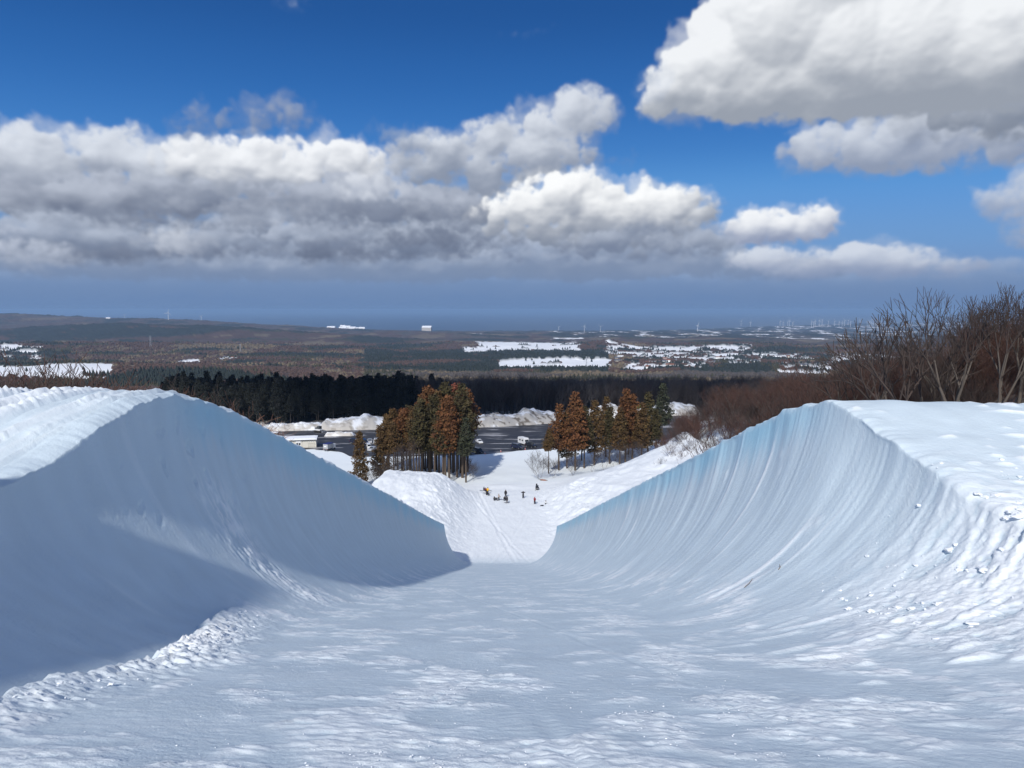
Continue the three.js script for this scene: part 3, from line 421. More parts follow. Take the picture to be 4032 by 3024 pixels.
// a tall beech-like tree: forks again and again into an open fan
function fanShape(seed, o = {}) {
  const { wide = 0.5, levels = 6, leanX = 0, first = 2.6, min = 0.012 } = o, r = rng(seed), wood = new Tubes(), twig = new Tubes();
  function grow(p, dir, len, rad, lvl) {
    let a = p.clone(), d = dir.clone(); const n = lvl < 2 ? 4 : 2;
    for (let i = 0; i < n; i++) { d.add(V((r() - 0.5) * 0.13, 0.02 + (r() - 0.5) * 0.05, (r() - 0.5) * 0.13)).normalize(); const b = a.clone().addScaledVector(d, len / n); (lvl < 3 ? wood : twig).seg(a, b, Math.max(min, rad * (1 - 0.3 * i / n)), Math.max(min * 0.8, rad * (1 - 0.3 * (i + 1) / n)), lvl < 2 ? 6 : lvl < 4 ? 4 : 3);
      if (lvl > 0 && lvl < levels && (i > 0 || lvl > 2) && r() < 0.5) shoot(b, d, len * (0.45 + 0.35 * r()), rad * 0.42, lvl + 2); a = b; }
    if (lvl >= levels) return;
    const kids = lvl === 0 ? 3 : r() < 0.35 ? 3 : 2, az0 = r() * 6.283;
    for (let k = 0; k < kids; k++) { const az = az0 + k * 6.283 / kids + (r() - 0.5) * 0.9, t = wide * (0.45 + 0.75 * r()) * (k === 0 ? 0.55 : 1), e = V(Math.cos(az), 0, Math.sin(az)); e.addScaledVector(d, -e.dot(d)).normalize(); const nd = d.clone().multiplyScalar(Math.cos(t)).addScaledVector(e, Math.sin(t)).add(V(0, 0.10, 0)).normalize(); grow(a, nd, len * (lvl === 0 ? 0.72 : 0.70 + 0.16 * r()), rad * 0.64, lvl + 1); }
  }
  function shoot(p, d, len, rad, lvl) { if (lvl > levels + 1) return; const az = r() * 6.283, e = V(Math.cos(az), 0.1, Math.sin(az)), nd = d.clone().multiplyScalar(0.75).addScaledVector(e, 0.62).normalize(), b = p.clone().addScaledVector(nd, len * 0.5), c = b.clone().addScaledVector(nd.clone().add(V(0, 0.18, 0)).normalize(), len * 0.5); (lvl < 3 ? wood : twig).seg(p, b, Math.max(min, rad), Math.max(min * 0.8, rad * 0.7), 3); twig.seg(b, c, Math.max(min * 0.8, rad * 0.7), min * 0.6, 3); if (r() < 0.6) shoot(b, nd, len * 0.62, rad * 0.6, lvl + 1); if (r() < 0.5) shoot(c, nd, len * 0.5, rad * 0.5, lvl + 2); }
  grow(V(0, -0.5, 0), V(leanX, 1, 0).normalize(), first, 0.16, 0);
  return [wood.build(), twig.build()];
}
// a cedar: straight trunk, foliage sprays in drooping clumps on the upper part
function cedarShape(seed, h, o = {}) {
  const { from = 0.42, width = 0.13, clumps = 210, size = 0.62, lean = 0.01, ragged = 0.35 } = o, r = rng(seed), t = new Tubes(), P = [], N = [], C = [];
  const top = V((r() - 0.5) * lean * h, h, (r() - 0.5) * lean * h), at = f => V(top.x * f, h * f, top.z * f);
  for (let i = 0; i < 6; i++) t.seg(at(i / 6).add(V(0, i ? 0 : -0.6, 0)), at((i + 1) / 6), h * 0.0135 * (1 - i / 6) + 0.03, h * 0.0135 * (1 - (i + 1) / 6) + 0.025, 7);
  for (let k = 0; k < clumps; k++) {
    const f = 1 - (1 - from) * Math.pow(r(), 0.8), v = (f - from) / (1 - from), rad = h * width * Math.min(1, (1.06 - v) * 1.5) * (0.7 + 0.3 * Math.min(1, v * 5)) * (1 - ragged * r()), az = r() * 6.283, c0 = at(f), reach = rad * Math.sqrt(0.08 + 0.92 * r());
    const c = c0.clone().add(V(Math.cos(az) * reach, -reach * 0.22 + (r() - 0.5) * 0.4, Math.sin(az) * reach));
    if (k % 3 === 0) t.seg(c0, c, 0.035, 0.015, 3);
    const s = size * (0.7 + 0.6 * r()) * (h / 20), tone = 0.65 + 0.7 * r(), hue = r();
    for (let j = 0; j < 13; j++) {
      const o1 = V((r() - 0.5) * 2, (r() - 0.5) * 1.3, (r() - 0.5) * 2).multiplyScalar(s * 0.95).add(c), q = s * (0.45 + 0.5 * r()), d1 = V(r() - 0.5, (r() - 0.65) * 0.9, r() - 0.5).normalize(), d2 = V(r() - 0.5, r() - 0.5, r() - 0.5).cross(d1).normalize(), a = o1.clone().addScaledVector(d1, -q * 0.6), b = o1.clone().addScaledVector(d1, q * 0.6).addScaledVector(d2, q * 0.35), e = o1.clone().addScaledVector(d1, q * 0.3).addScaledVector(d2, -q * 0.45), n = b.clone().sub(a).cross(e.clone().sub(a)).normalize();
      for (const p of [a, b, e]) { P.push(p.x, p.y, p.z); N.push(n.x, n.y, n.z); const w = tone * (0.85 + 0.3 * r()); C.push(w, w * (0.9 + 0.2 * hue), w * (0.95)); }
    }
  }
  const g = new THREE.BufferGeometry(); g.setAttribute('position', new THREE.Float32BufferAttribute(P, 3)); g.setAttribute('normal', new THREE.Float32BufferAttribute(N, 3)); g.setAttribute('color', new THREE.Float32BufferAttribute(C, 3));
  return [t.build(), g];
}
const leafMat = (r, g, b) => new THREE.MeshStandardMaterial({ color: new THREE.Color(r, g, b), vertexColors: true, roughness: 0.95, side: THREE.DoubleSide });
const rust = leafMat(0.125, 0.052, 0.018), brownGreen = leafMat(0.09, 0.052, 0.018), oliveGreen = leafMat(0.056, 0.044, 0.017), darkGreen = leafMat(0.04, 0.044, 0.026), deadRed = leafMat(0.17, 0.055, 0.03);
function tree(name, shape, woodMat, crownMat, label, category, x, y, z, turn, scale = 1, group) {
  const o = thing(name, label, category, x, y, z, turn, group); o.scale.setScalar(scale);
  part('trunk', shape[0], woodMat, o); part('crown', shape[1], crownMat, o); return o;
}
const topOf = new Map();
function tall(shape) { if (!topOf.has(shape)) { let h = 0; for (const g of shape) { g.computeBoundingBox(); h = Math.max(h, g.boundingBox.max.y); } topOf.set(shape, h); } return topOf.get(shape); }
const rowY = (row, d) => EYE - d * Math.tan(Math.atan((row - 1512) / F) + PITCH);   // height at distance d that a photo row shows
const R = rng(2024), pick = a => a[Math.floor(R() * a.length)];
const cedars = [0, 1, 2, 3, 4].map(k => cedarShape(40 + k, 20, { from: [0.45, 0.5, 0.4, 0.55, 0.36][k], width: [0.155, 0.14, 0.17, 0.15, 0.165][k], clumps: 250, size: 0.72 }));
const lowCedars = [0, 1, 2, 3].map(k => cedarShape(60 + k, 20, { from: [0.12, 0.12, 0.3, 0.22][k], width: [0.19, 0.19, 0.18, 0.2][k], clumps: 300, size: 0.75 }));
// centre clump: tall to the right, lower to the left
{
  const tones = [rust, brownGreen, brownGreen, oliveGreen, rust];
  const list = [];
  for (let k = 0; k < 52; k++) { const t = Math.pow(k / 51, 0.85), px = mix(1515, 1840, t) + (R() - 0.5) * 34, d = 203 + R() * 30; list.push([px, d, mix(17.5, 26.5, sstep(0.05, 0.75, t)) * (0.84 + 0.22 * R())]); }
  for (const [px, d, h] of list) { const [x, y, z] = put(px, d), tone = pick(tones), front = (tone === rust ? 'rust-brown' : tone === oliveGreen ? 'olive-green' : 'dull brown') + ' cedar in the ' + (px < 1620 ? 'low left third' : px < 1735 ? 'middle third' : 'tall right third') + ' of the centre clump'; tree('cedar_tree', pick(cedars), cedarBark, tone, front, 'cedar', x, y, z, R() * 6.28, h / 20, 'cedars of the centre clump'); }
  let p = put(1420, 196); tree('cedar_tree', lowCedars[0], cedarBark, brownGreen, 'short cedar standing alone at the left end of the centre clump', 'cedar', ...p, 1, 0.78);
  p = put(1500, 206); tree('cedar_tree', lowCedars[1], cedarBark, brownGreen, 'slim cedar just right of the lone short one by the asphalt', 'cedar', ...p, 2, 0.8);
  p = put(1800, 224); tree('cedar_tree', cedars[1], cedarBark, deadRed, 'tallest reddish dead-topped cedar of the centre clump', 'cedar', ...p, 0.5, 1.33);
  p = put(1842, 220); tree('cedar_tree', cedars[3], cedarBark, rust, 'tall cedar at the road edge of the centre clump, second tallest', 'cedar', ...p, 4, 1.25);
  p = put(1835, 203); tree('cedar_tree', cedars[0], cedarBark, darkGreen, 'thin dark cedar nearest the snow road, right end of the centre clump', 'cedar', ...p, 3, 0.92);
}
// small group right of the snow road
{
  const label = 'brown-green cedar in the smaller group right of the snow road';
  for (const [px, d, h, s] of [[2200, 222, 17, 0], [2232, 226, 15, 1], [2265, 220, 19.5, 2], [2300, 224, 16, 0], [2340, 230, 17, 1], [2290, 240, 15, 1], [2400, 232, 15, 2], [2385, 246, 17, 0], [2440, 228, 15, 2], [2462, 232, 20, 0], [2490, 236, 18, 1], [2525, 230, 16, 2], [2550, 240, 18, 1], [2580, 236, 14, 0], [2475, 250, 16, 1]]) { const [x, y, z] = put(px, d); tree('cedar_tree', s === 2 ? lowCedars[2] : s === 1 ? lowCedars[3] : pick(cedars), cedarBark, pick([brownGreen, oliveGreen, brownGreen, rust]), label, 'cedar', x, y, z, R() * 6.28, h / 20 * 1.2, 'cedars of the right-hand group'); }
  let p = put(2160, 216); tree('cedar_tree', cedars[3], cedarBark, brownGreen, 'thin cedar at the road end of the smaller right-hand group', 'cedar', ...p, 1, 0.66);
  p = put(2605, 262); tree('cedar_tree', cedars[2], cedarBark, darkGreen, 'dark pointed cedar rising above the thicket near the green sign', 'cedar', ...p, 1, 1.16);
}
// dark cedar wood behind the car park: the front trees one by one, the mass behind as one
const forestDark = leafMat(0.02, 0.022, 0.018), darkBark = mat(0.05, 0.042, 0.036, 0.95);
{
  for (let k = 0; k < 66; k++) { const px = mix(690, 1640, (k + R() * 0.8) / 66), d = (px < 1180 ? mix(338, 362, R()) : mix(352, 372, R())) + (px > 1600 ? 14 : 0); const [x, y, z] = put(px, d); tree('cedar_tree', R() < 0.45 ? pick(lowCedars) : pick(cedars), darkBark, forestDark, 'dark cedar in the front row of the black wood behind the car park', 'cedar', x, y, z, R() * 6.28, (13.5 + 8.5 * R()) / 20, 'front cedars of the dark wood'); }
  for (const [px, d, h] of [[1640, 384, 20], [1668, 388, 18], [1700, 392, 21], [1735, 386, 19], [1770, 396, 17], [1965, 392, 15], [1962, 410, 17]]) { const [x, y, z] = put(px, d); tree('cedar_tree', pick(cedars), darkBark, forestDark, 'dark cedar rising behind the top of the centre clump', 'cedar', x, y, z, R() * 6.28, h / 20, 'dark cedars behind the centre clump'); }
}
function scatter(name, shapes, materials, spots, label, category) {  // a wood too far and dense to count
  shapes.forEach((g, j) => {
    const mine = spots.filter((_, i) => i % shapes.length === j); if (!mine.length) return;
    const m = shade(new THREE.InstancedMesh(g, materials[j % materials.length], mine.length)), q = new THREE.Matrix4(), e = new THREE.Euler();
    mine.forEach(([x, y, z, s, c], i) => { q.makeRotationFromEuler(e.set(0, (i * 2.399) % 6.283, 0)); q.scale(V(s, s, s)); q.setPosition(x, y, z); m.setMatrixAt(i, q); if (c) m.setColorAt(i, c); });
    m.name = numbered(name); m.userData = { kind: 'stuff', label, category }; scene.add(m);
  });
}
{
  const spots = [];
  for (let k = 0; k < 2600; k++) { const d = 356 + Math.pow(R(), 1.3) * 350, q = mix(-0.47, -0.145, R()) + (R() - 0.5) * 0.02, x = q * d; if (d > 560 && q > -0.2) continue; spots.push([x, landY(x, d) - 0.5, -d, (14 + 9 * R() * R() + 2 * noise(x / 25, d / 25)) / 20]); }
  scatter('dark_cedar_forest', [...cedars, ...lowCedars.slice(2)].map(c => c[1]), [forestDark], spots, 'black mass of cedar wood behind the car park', 'wood');
}
// leafless woods
const farBare = [0, 1, 2].map(k => { const [a, b] = bareShape(300 + k, 13, { depth: 3, kids: 5, spread: 0.6, fine: 4.5, thick: 0.016, up: 0.5 }); return mergeGeometries([a, b]); });
{
  const spots = [], olive = [];
  for (let k = 0; k < 5200; k++) { const d = 372 + Math.pow(R(), 1.25) * 520, q = mix(-0.15, 0.62, R()), x = q * d; if (landY(x, d) > 0) continue; spots.push([x, landY(x, d) - 0.4, -d, (9 + 6 * R()) / 13]); }
  for (let k = 0; k < 1100; k++) { const d = 430 + R() * 220, q = mix(-0.95, -0.40, R()), x = q * d; spots.push([x, landY(x, d) - 0.4, -d, (6 + 3 * R()) / 13]); }
  scatter('bare_forest', farBare, [mat(0.12, 0.095, 0.084, 0.95), mat(0.15, 0.128, 0.115, 0.95), mat(0.10, 0.074, 0.066, 0.95)], spots, 'dim leafless wood beyond the snow banks', 'wood');
  for (let k = 0; k < 260; k++) { const d = 560 + R() * 420, q = mix(-0.02, 0.5, R()), x = q * d; olive.push([x, landY(x, d) - 0.5, -d, (9 + 8 * R()) / 20]); }
  scatter('conifer_belt', cedars.slice(0, 2).map(c => c[1]), [forestDark], olive, 'belt of dark conifers beyond the leafless wood', 'wood');
}
// far canopy as simple crowns
{
  const blob = []; for (let j = 0; j < 3; j++) { const g = new THREE.IcosahedronGeometry(1, 1), p = g.attributes.position; for (let i = 0; i < p.count; i++) { const x = p.getX(i), y = p.getY(i), z = p.getZ(i), k = 1 + 0.35 * noise(x * 2 + j * 9, z * 2 + y * 3); p.setXYZ(i, x * k, Math.max(-0.2, y * k) * (j === 0 ? 1.5 : 0.95), z * k); } g.computeVertexNormals(); blob.push(g); }
  const cone = new THREE.ConeGeometry(0.85, 2.6, 6, 3); { const p = cone.attributes.position; for (let i = 0; i < p.count; i++) { const k = 1 + 0.5 * noise(p.getX(i) * 4 + 5, p.getY(i) * 3); p.setX(i, p.getX(i) * k); p.setZ(i, p.getZ(i) * k); } cone.computeVertexNormals(); cone.translate(0, 1.5, 0); }
  const soft = [], pointed = [], c = new THREE.Color();
  for (let k = 0; k < 80000; k++) {
    const d = 760 + Math.pow(R(), 1.6) * 3000, q = -0.9 + 1.8 * R(), x = q * d, kind = cover(x, d); if (kind === 'snow' && R() > 0.006) continue; if (kind === 'field' || (kind === 'tan' && R() < 0.6)) continue;
    const s = 1.9 + 1.3 * R() + d / 1700, y = landY(x, d) + (d > 1500 ? 3 : 0), base = COVER[kind === 'snow' ? 'conifer' : kind], f = 0.82 + 0.36 * R(), tint = new THREE.Color(base[0] * f, base[1] * f, base[2] * f);
    (kind === 'conifer' || kind === 'snow' || (kind === 'olive' && R() < 0.4) ? pointed : soft).push([x, y, -d, s, tint]);
  }
  const white = mat(1, 1, 1, 1);
  scatter('distant_forest', blob, [white], soft, 'leafless and scrubby woods of the distant hills', 'wood');
  scatter('distant_conifer_forest', [cone], [white], pointed, 'dark conifer plantations among the distant fields', 'wood');
}
// thicket on the flank right of the pipe, and the big trees behind the right deck
const bigBare = [0, 1, 2, 3, 4].map(k => fanShape(800 + k, { wide: [0.56, 0.5, 0.46, 0.6, 0.5][k], leanX: [0, -0.12, 0.14, 0.02, 0.06][k], first: [2.2, 2.8, 3.2, 2.0, 2.6][k] }));
const midBare = [0, 1, 2, 3].map(k => bareShape(540 + k, 9, { depth: 3, kids: 6, spread: 0.7, low: 0.1, fine: 2.4, thick: 0.012, stems: 2 + k % 2, up: 0.4 }));
{
  const big = [[3555, 40, 1215, 0, 'wide leafless tree standing lowest and leftmost above the right deck'], [3775, 37, 1125, 1, 'leafless tree with a long left-leaning limb above the right deck'], [3905, 35, 1105, 2, 'leafless tree with a long slanting branch near the right picture edge'], [4010, 36, 1120, 4, 'dense leafless tree cut by the right picture edge'], [3680, 46, 1290, 3, 'low leafless tree between the two widest bare trees'], [3440, 50, 1330, 1, 'low spreading bare tree where the thicket begins to rise'], [3850, 52, 1200, 0, 'bare tree half hidden behind the slanting-branched tree'], [3960, 48, 1170, 3, 'bare tree behind the dense tree at the right edge'], [3330, 56, 1380, 0, 'small bare tree at the low left end of the right-hand trees']];
  for (const [px, d, row, s, label] of big) { const [x, y, z] = put(px, d); tree('bare_tree', bigBare[s], bark, twigMat, label, 'tree', x, y, z, s * 1.3 + px, (rowY(row, d) - y) / tall(bigBare[s])); }
  const brow = curve([[2500, 1790], [2570, 1740], [2680, 1600], [2800, 1510], [2950, 1468], [3200, 1450], [3330, 1405], [3450, 1390], [3560, 1375], [3750, 1370], [3900, 1355], [4600, 1340]]);
  const under = [];
  for (let k = 0; k < 230; k++) { const d = 44 + 150 * Math.pow(R(), 1.1), u = mix(26, 100, Math.pow(R(), 1.2)) + (d > 150 ? 16 : 0), x = u - AX * d, px = 2016 + F * x / d * 0.97, gy = groundY(x, d), top = rowY(brow(px) + 130 * R() * R(), d) - gy; if (x / d > 0.85 || px < 2575 || top < 3 || top > 17 || (px > 3450 && d < 55)) continue; const sh = pick(midBare); tree('thicket_tree', sh, pick([bark, bark, paleBark]), pick([twigMat, twigRed, twigMat]), (d < 75 ? 'leafless tree in the near part of the thicket, behind the right deck' : d < 130 ? 'leafless tree in the middle of the thicket above the right wall' : 'leafless tree at the far low end of the thicket beyond the right wall'), 'tree', x, gy - 0.2, -d, R() * 6.28, Math.min(top, 6 + 8 * R()) / tall(sh), 'trees of the right-hand thicket'); }
  for (let k = 0; k < 900; k++) { const d = 30 + 170 * R(), u = mix(25, 120, R()) + (d > 150 ? 16 : 0), x = u - AX * d; const px = 2016 + F * x / d * 0.97, top = rowY(brow(px) + 60, d) - groundY(x, d); if (x / d > 0.9 || px < 2580 || top < 1.5) continue; under.push([x, groundY(x, d) - 0.2, -d, Math.min(top, 2.5 + 4 * R()) / 9]); }
  for (let k = 0; k < 520; k++) { const d = 22 + 48 * R(), u = mix(23.5, 95, Math.pow(R(), 1.3)), x = u - AX * d, px = 2016 + F * x / d * 0.97; if (px < 3250) continue; under.push([x, groundY(x, d) - 0.2, -d, (1.8 + 2.6 * R()) / 9 * Math.min(1, 0.45 + (u - 23) / 12)]); }
  scatter('thicket_undergrowth', midBare.map(m => mergeGeometries(m)), [twigMat, twigRed], under, 'tangle of bare undergrowth on the right-hand flank', 'undergrowth');
  for (const [px, d, h] of [[2600, 168, 4], [2630, 160, 5], [2660, 150, 5], [2700, 140, 6]]) { const [x, y, z] = put(px, d); tree('bare_bush', midBare[2], bark, twigMat, 'bare bush hanging over the snow beside the right wall', 'bush', x, y, z, R() * 6, h / 9, 'bushes beside the right wall'); }
}
// bare growth at the left, behind the left deck
{
  const list = [];
  for (let k = 0; k < 26; k++) { const px = -60 + 720 * Math.pow(R(), 1.3), d = 60 + 90 * R(), h = (8 + 4 * R()) * (1.25 - px / 900); list.push([px, d, h]); }
  for (const [px, d] of list) { const [x, y, z] = put(px, d), sh = pick(midBare), row = px < 230 ? 1350 + 110 * R() : 1455 + 45 * R(); tree('bare_tree', sh, bark, pick([twigMat, twigRed]), 'bare tree showing its top above the left deck', 'tree', x, y, z, R() * 6.28, (rowY(row, d) - y) / tall(sh), 'bare trees behind the left deck'); }
  const p = put(995, 160); const larch = bareShape(700, 14, { depth: 3, kids: 7, spread: 0.85, low: 0.2, fine: 3.5, thick: 0.012, up: 0.1, lean: 0.02 });
  tree('larch_tree', larch, bark, larchTwig, 'orange leafless larch rising over the left lip before the dark wood', 'tree', p[0], p[1], p[2], 0, (rowY(1590, 160) - p[1]) / tall(larch));
}
// undergrowth and saplings in and beside the cedar groups
{
  for (const [px, d, h, s] of [[1560, 200, 7, 0], [1605, 199, 9, 2], [1470, 197, 4, 3], [1520, 198, 5, 1], [2180, 208, 4, 3], [2255, 207, 4.5, 1], [2330, 212, 5, 0], [2380, 214, 5.5, 2], [2425, 214, 5, 1], [2480, 213, 5.5, 3], [2540, 214, 6, 0], [1862, 205, 4, 2], [1850, 212, 4, 0]]) { const [x, y, z] = put(px, d); tree('sapling', midBare[s], paleBark, twigMat, px < 2000 ? 'grey bare sapling among the trunks of the centre clump' : 'grey bare sapling among the trunks of the right-hand group', 'sapling', x, y, z, R() * 6, h / 9, px < 2000 ? 'saplings of the centre clump' : 'saplings of the right-hand group'); }
  const p = put(2122, 206); tree('sapling', midBare[1], paleBark, twigMat, 'lone bare sapling at the right edge of the snow road', 'sapling', ...p, 2, 0.62);
}
// ---------------------------------------------------------------- the cumulus behind the viewer whose shadow lies on the woods beyond the car park
{
  const r = rng(9), list = [], k = 700 / SUN.y, ox = SUN.x * k, oy = 700, oz = SUN.z * k;
  for (let j = 0; j < 70; j++) {
    const t = r() * 6.283, q = Math.sqrt(r()), gx = 20 + Math.cos(t) * q * 330, gd = 590 + Math.sin(t) * q * 190 + 0.10 * Math.cos(t) * q * 330, R0 = 55 + 36 * r() * (1 - q * 0.5), g = new THREE.IcosahedronGeometry(R0, 4), p = g.attributes.position;
    for (let i = 0; i < p.count; i++) { const x = p.getX(i), y = p.getY(i), z = p.getZ(i), m = 1 + 0.22 * fbm(x / 30 + j, (y + z) / 30, 4); p.setXYZ(i, x * m, y * m * (y < 0 ? 0.25 : 0.55), z * m); }
    g.translate(gx, r() * 25, -gd); list.push(g);
  }
  const g = mergeGeometries(list); g.computeVertexNormals();
  const m = shade(new THREE.Mesh(g, mat(0.9, 0.9, 0.92, 1))); m.name = 'cloud'; m.position.set(ox, oy - 55, oz); tag(m, 'white cumulus drifting overhead behind the viewer', 'cloud'); scene.add(m);
}
// ---------------------------------------------------------------- hut and shed by the car park
const glassDark = new THREE.MeshStandardMaterial({ color: new THREE.Color(0.02, 0.025, 0.03), roughness: 0.12 }), cream = mat(0.62, 0.60, 0.53, 0.7), creamDark = mat(0.5, 0.48, 0.42, 0.7), whitePaint = mat(0.8, 0.8, 0.79, 0.5), darkSteel = mat(0.06, 0.065, 0.07, 0.5), roofSnow = mat(0.87, 0.89, 0.92, 0.9), rubber = mat(0.02, 0.02, 0.02, 0.9), steel = mat(0.35, 0.36, 0.38, 0.4, { metalness: 0.6 });
{
  const d = 272, y = groundY(col(1150, d, -50), d), x0 = col(1235, d, y), W = 19, H = 2.9, D = 6.5;
  const hut = thing('site_hut', 'cream prefabricated hut with snow-covered roof beside the car park', 'hut', x0 - 9.3, y - 0.05, -(d + 2.5), 0.2);
  part('wall', join([box(W, H, D, 0, H / 2, 0)]), cream, hut);
  for (let k = 0; k < 9; k++) part('wall_panel', box(0.06, H - 0.1, 0.05, -W / 2 + 0.5 + k * 2.25, H / 2, D / 2 + 0.02), creamDark, hut);
  const roof = part('roof', box(W + 0.7, 0.12, D + 1.2, 0, H + 0.1, 0), darkSteel, hut);
  const rib = new THREE.CylinderGeometry(0.16, 0.16, 0.5, 8, 1, false, 0, Math.PI); rib.rotateX(Math.PI / 2); for (let k = 0; k < 24; k++) { const g = rib.clone(); g.rotateZ(-Math.PI / 2); g.translate(-W / 2 + 0.4 + k * 0.79, H + 0.06, D / 2 + 0.5); part('corrugation', g, darkSteel, roof); }
  const sn = new THREE.BoxGeometry(W + 0.6, 0.5, D + 1.0, 50, 3, 18); { const p = sn.attributes.position; for (let i = 0; i < p.count; i++) { const x = p.getX(i), yy = p.getY(i), z = p.getZ(i), e = Math.min(1, (W / 2 + 0.3 - Math.abs(x)) * 1.2) * Math.min(1, (D / 2 + 0.5 - Math.abs(z)) * 1.2); if (yy > 0) p.setY(i, yy * (0.35 + 0.75 * e) + 0.06 * noise(x, z)); } sn.computeVertexNormals(); sn.translate(0, H + 0.42, 0); }
  part('roof_snow', sn, roofSnow, hut);
  for (const wx of [-6.9, -4.5, -2.1, 0.3]) { const f = part('window', box(1.9, 1.05, 0.08, wx, 1.6, D / 2 + 0.05), whitePaint, hut); for (const k of [-1, 1]) part('pane', box(0.82, 0.9, 0.04, wx + k * 0.45, 1.6, D / 2 + 0.09), glassDark, f); }
  const door = part('door', box(1.75, 2.1, 0.1, 3.1, 1.05, D / 2 + 0.06), whitePaint, hut); for (const k of [-1, 1]) part('door_pane', box(0.62, 0.85, 0.04, 3.1 + k * 0.42, 1.5, D / 2 + 0.12), glassDark, door); part('handle', box(0.05, 0.3, 0.06, 3.15, 1.0, D / 2 + 0.13), steel, door);
  part('sign_board', box(2.0, 0.75, 0.08, 3.1, 2.42, D / 2 + 0.14), whitePaint, hut);
  for (let k = 0; k < 4; k++) part('slat', box(2.6, 0.12, 0.08, 7.8, 0.55 + k * 0.55, D / 2 + 0.08), k === 3 ? whitePaint : creamDark, hut);
  const d2 = 297, p = put(1078, d2), shed = thing('storage_shed', 'small brown shed with snow on its flat roof behind the hut', 'shed', p[0], p[1], p[2], 0.1);
  part('wall', box(3.6, 2.2, 2.6, 0, 1.1, 0), mat(0.15, 0.12, 0.10), shed); part('roof', box(3.9, 0.15, 2.9, 0, 2.28, 0), darkSteel, shed); part('roof_snow', rbox(3.7, 0.35, 2.7, 0.14, 0, 2.52, 0), roofSnow, shed); part('door', box(0.9, 1.8, 0.06, 0.6, 0.9, 1.33), darkSteel, shed);
}
// ---------------------------------------------------------------- vehicles: side outline pushed across the width, glass, wheels, lights
const paint = (r, g, b) => new THREE.MeshPhysicalMaterial({ color: new THREE.Color(r, g, b), roughness: 0.35, clearcoat: 0.6, clearcoatRoughness: 0.1 });
const black = paint(0.012, 0.013, 0.018), navy = paint(0.012, 0.016, 0.04), whiteCar = paint(0.72, 0.73, 0.74), silver = paint(0.42, 0.43, 0.45), lamp = mat(0.7, 0.72, 0.75, 0.15), plateMat = mat(0.7, 0.7, 0.68), redLamp = mat(0.35, 0.02, 0.02, 0.3);
const OUTLINES = {                                                   // side view, front at +z; [z, y]
  sedan: [[2.25, 0.35], [2.3, 0.62], [2.1, 0.78], [1.15, 0.92], [0.45, 1.38], [-0.9, 1.42], [-1.6, 1.02], [-2.2, 0.95], [-2.25, 0.4]],
  minivan: [[2.35, 0.35], [2.4, 0.7], [2.25, 0.92], [1.6, 1.05], [0.8, 1.72], [-2.0, 1.84], [-2.32, 1.2], [-2.36, 0.4]],
  van: [[2.3, 0.35], [2.36, 0.8], [2.2, 1.02], [1.75, 1.15], [1.15, 1.92], [-2.3, 2.0], [-2.36, 1.2], [-2.36, 0.4]],
  suv: [[2.2, 0.45], [2.28, 0.8], [2.1, 1.02], [1.1, 1.12], [0.5, 1.74], [-1.95, 1.8], [-2.2, 1.25], [-2.25, 0.5]],
  keivan: [[1.66, 0.3], [1.7, 0.75], [1.62, 1.0], [1.2, 1.78], [-1.6, 1.86], [-1.68, 1.2], [-1.68, 0.35]],
};
function carShape(kind, half) { const pts = OUTLINES[kind], s = new THREE.Shape(); s.moveTo(...pts[0]); for (const p of pts.slice(1)) s.lineTo(...p); s.closePath(); const g = new THREE.ExtrudeGeometry(s, { depth: half * 2 - 0.2, bevelEnabled: true, bevelThickness: 0.1, bevelSize: 0.07, bevelSegments: 2 }); g.translate(0, 0, -half + 0.1); g.rotateY(-Math.PI / 2); const p = g.attributes.position; for (let i = 0; i < p.count; i++) { const y = p.getY(i); if (y > 1.0) p.setX(i, p.getX(i) * (1 - 0.16 * (y - 1.0))); } g.computeVertexNormals(); return g; }
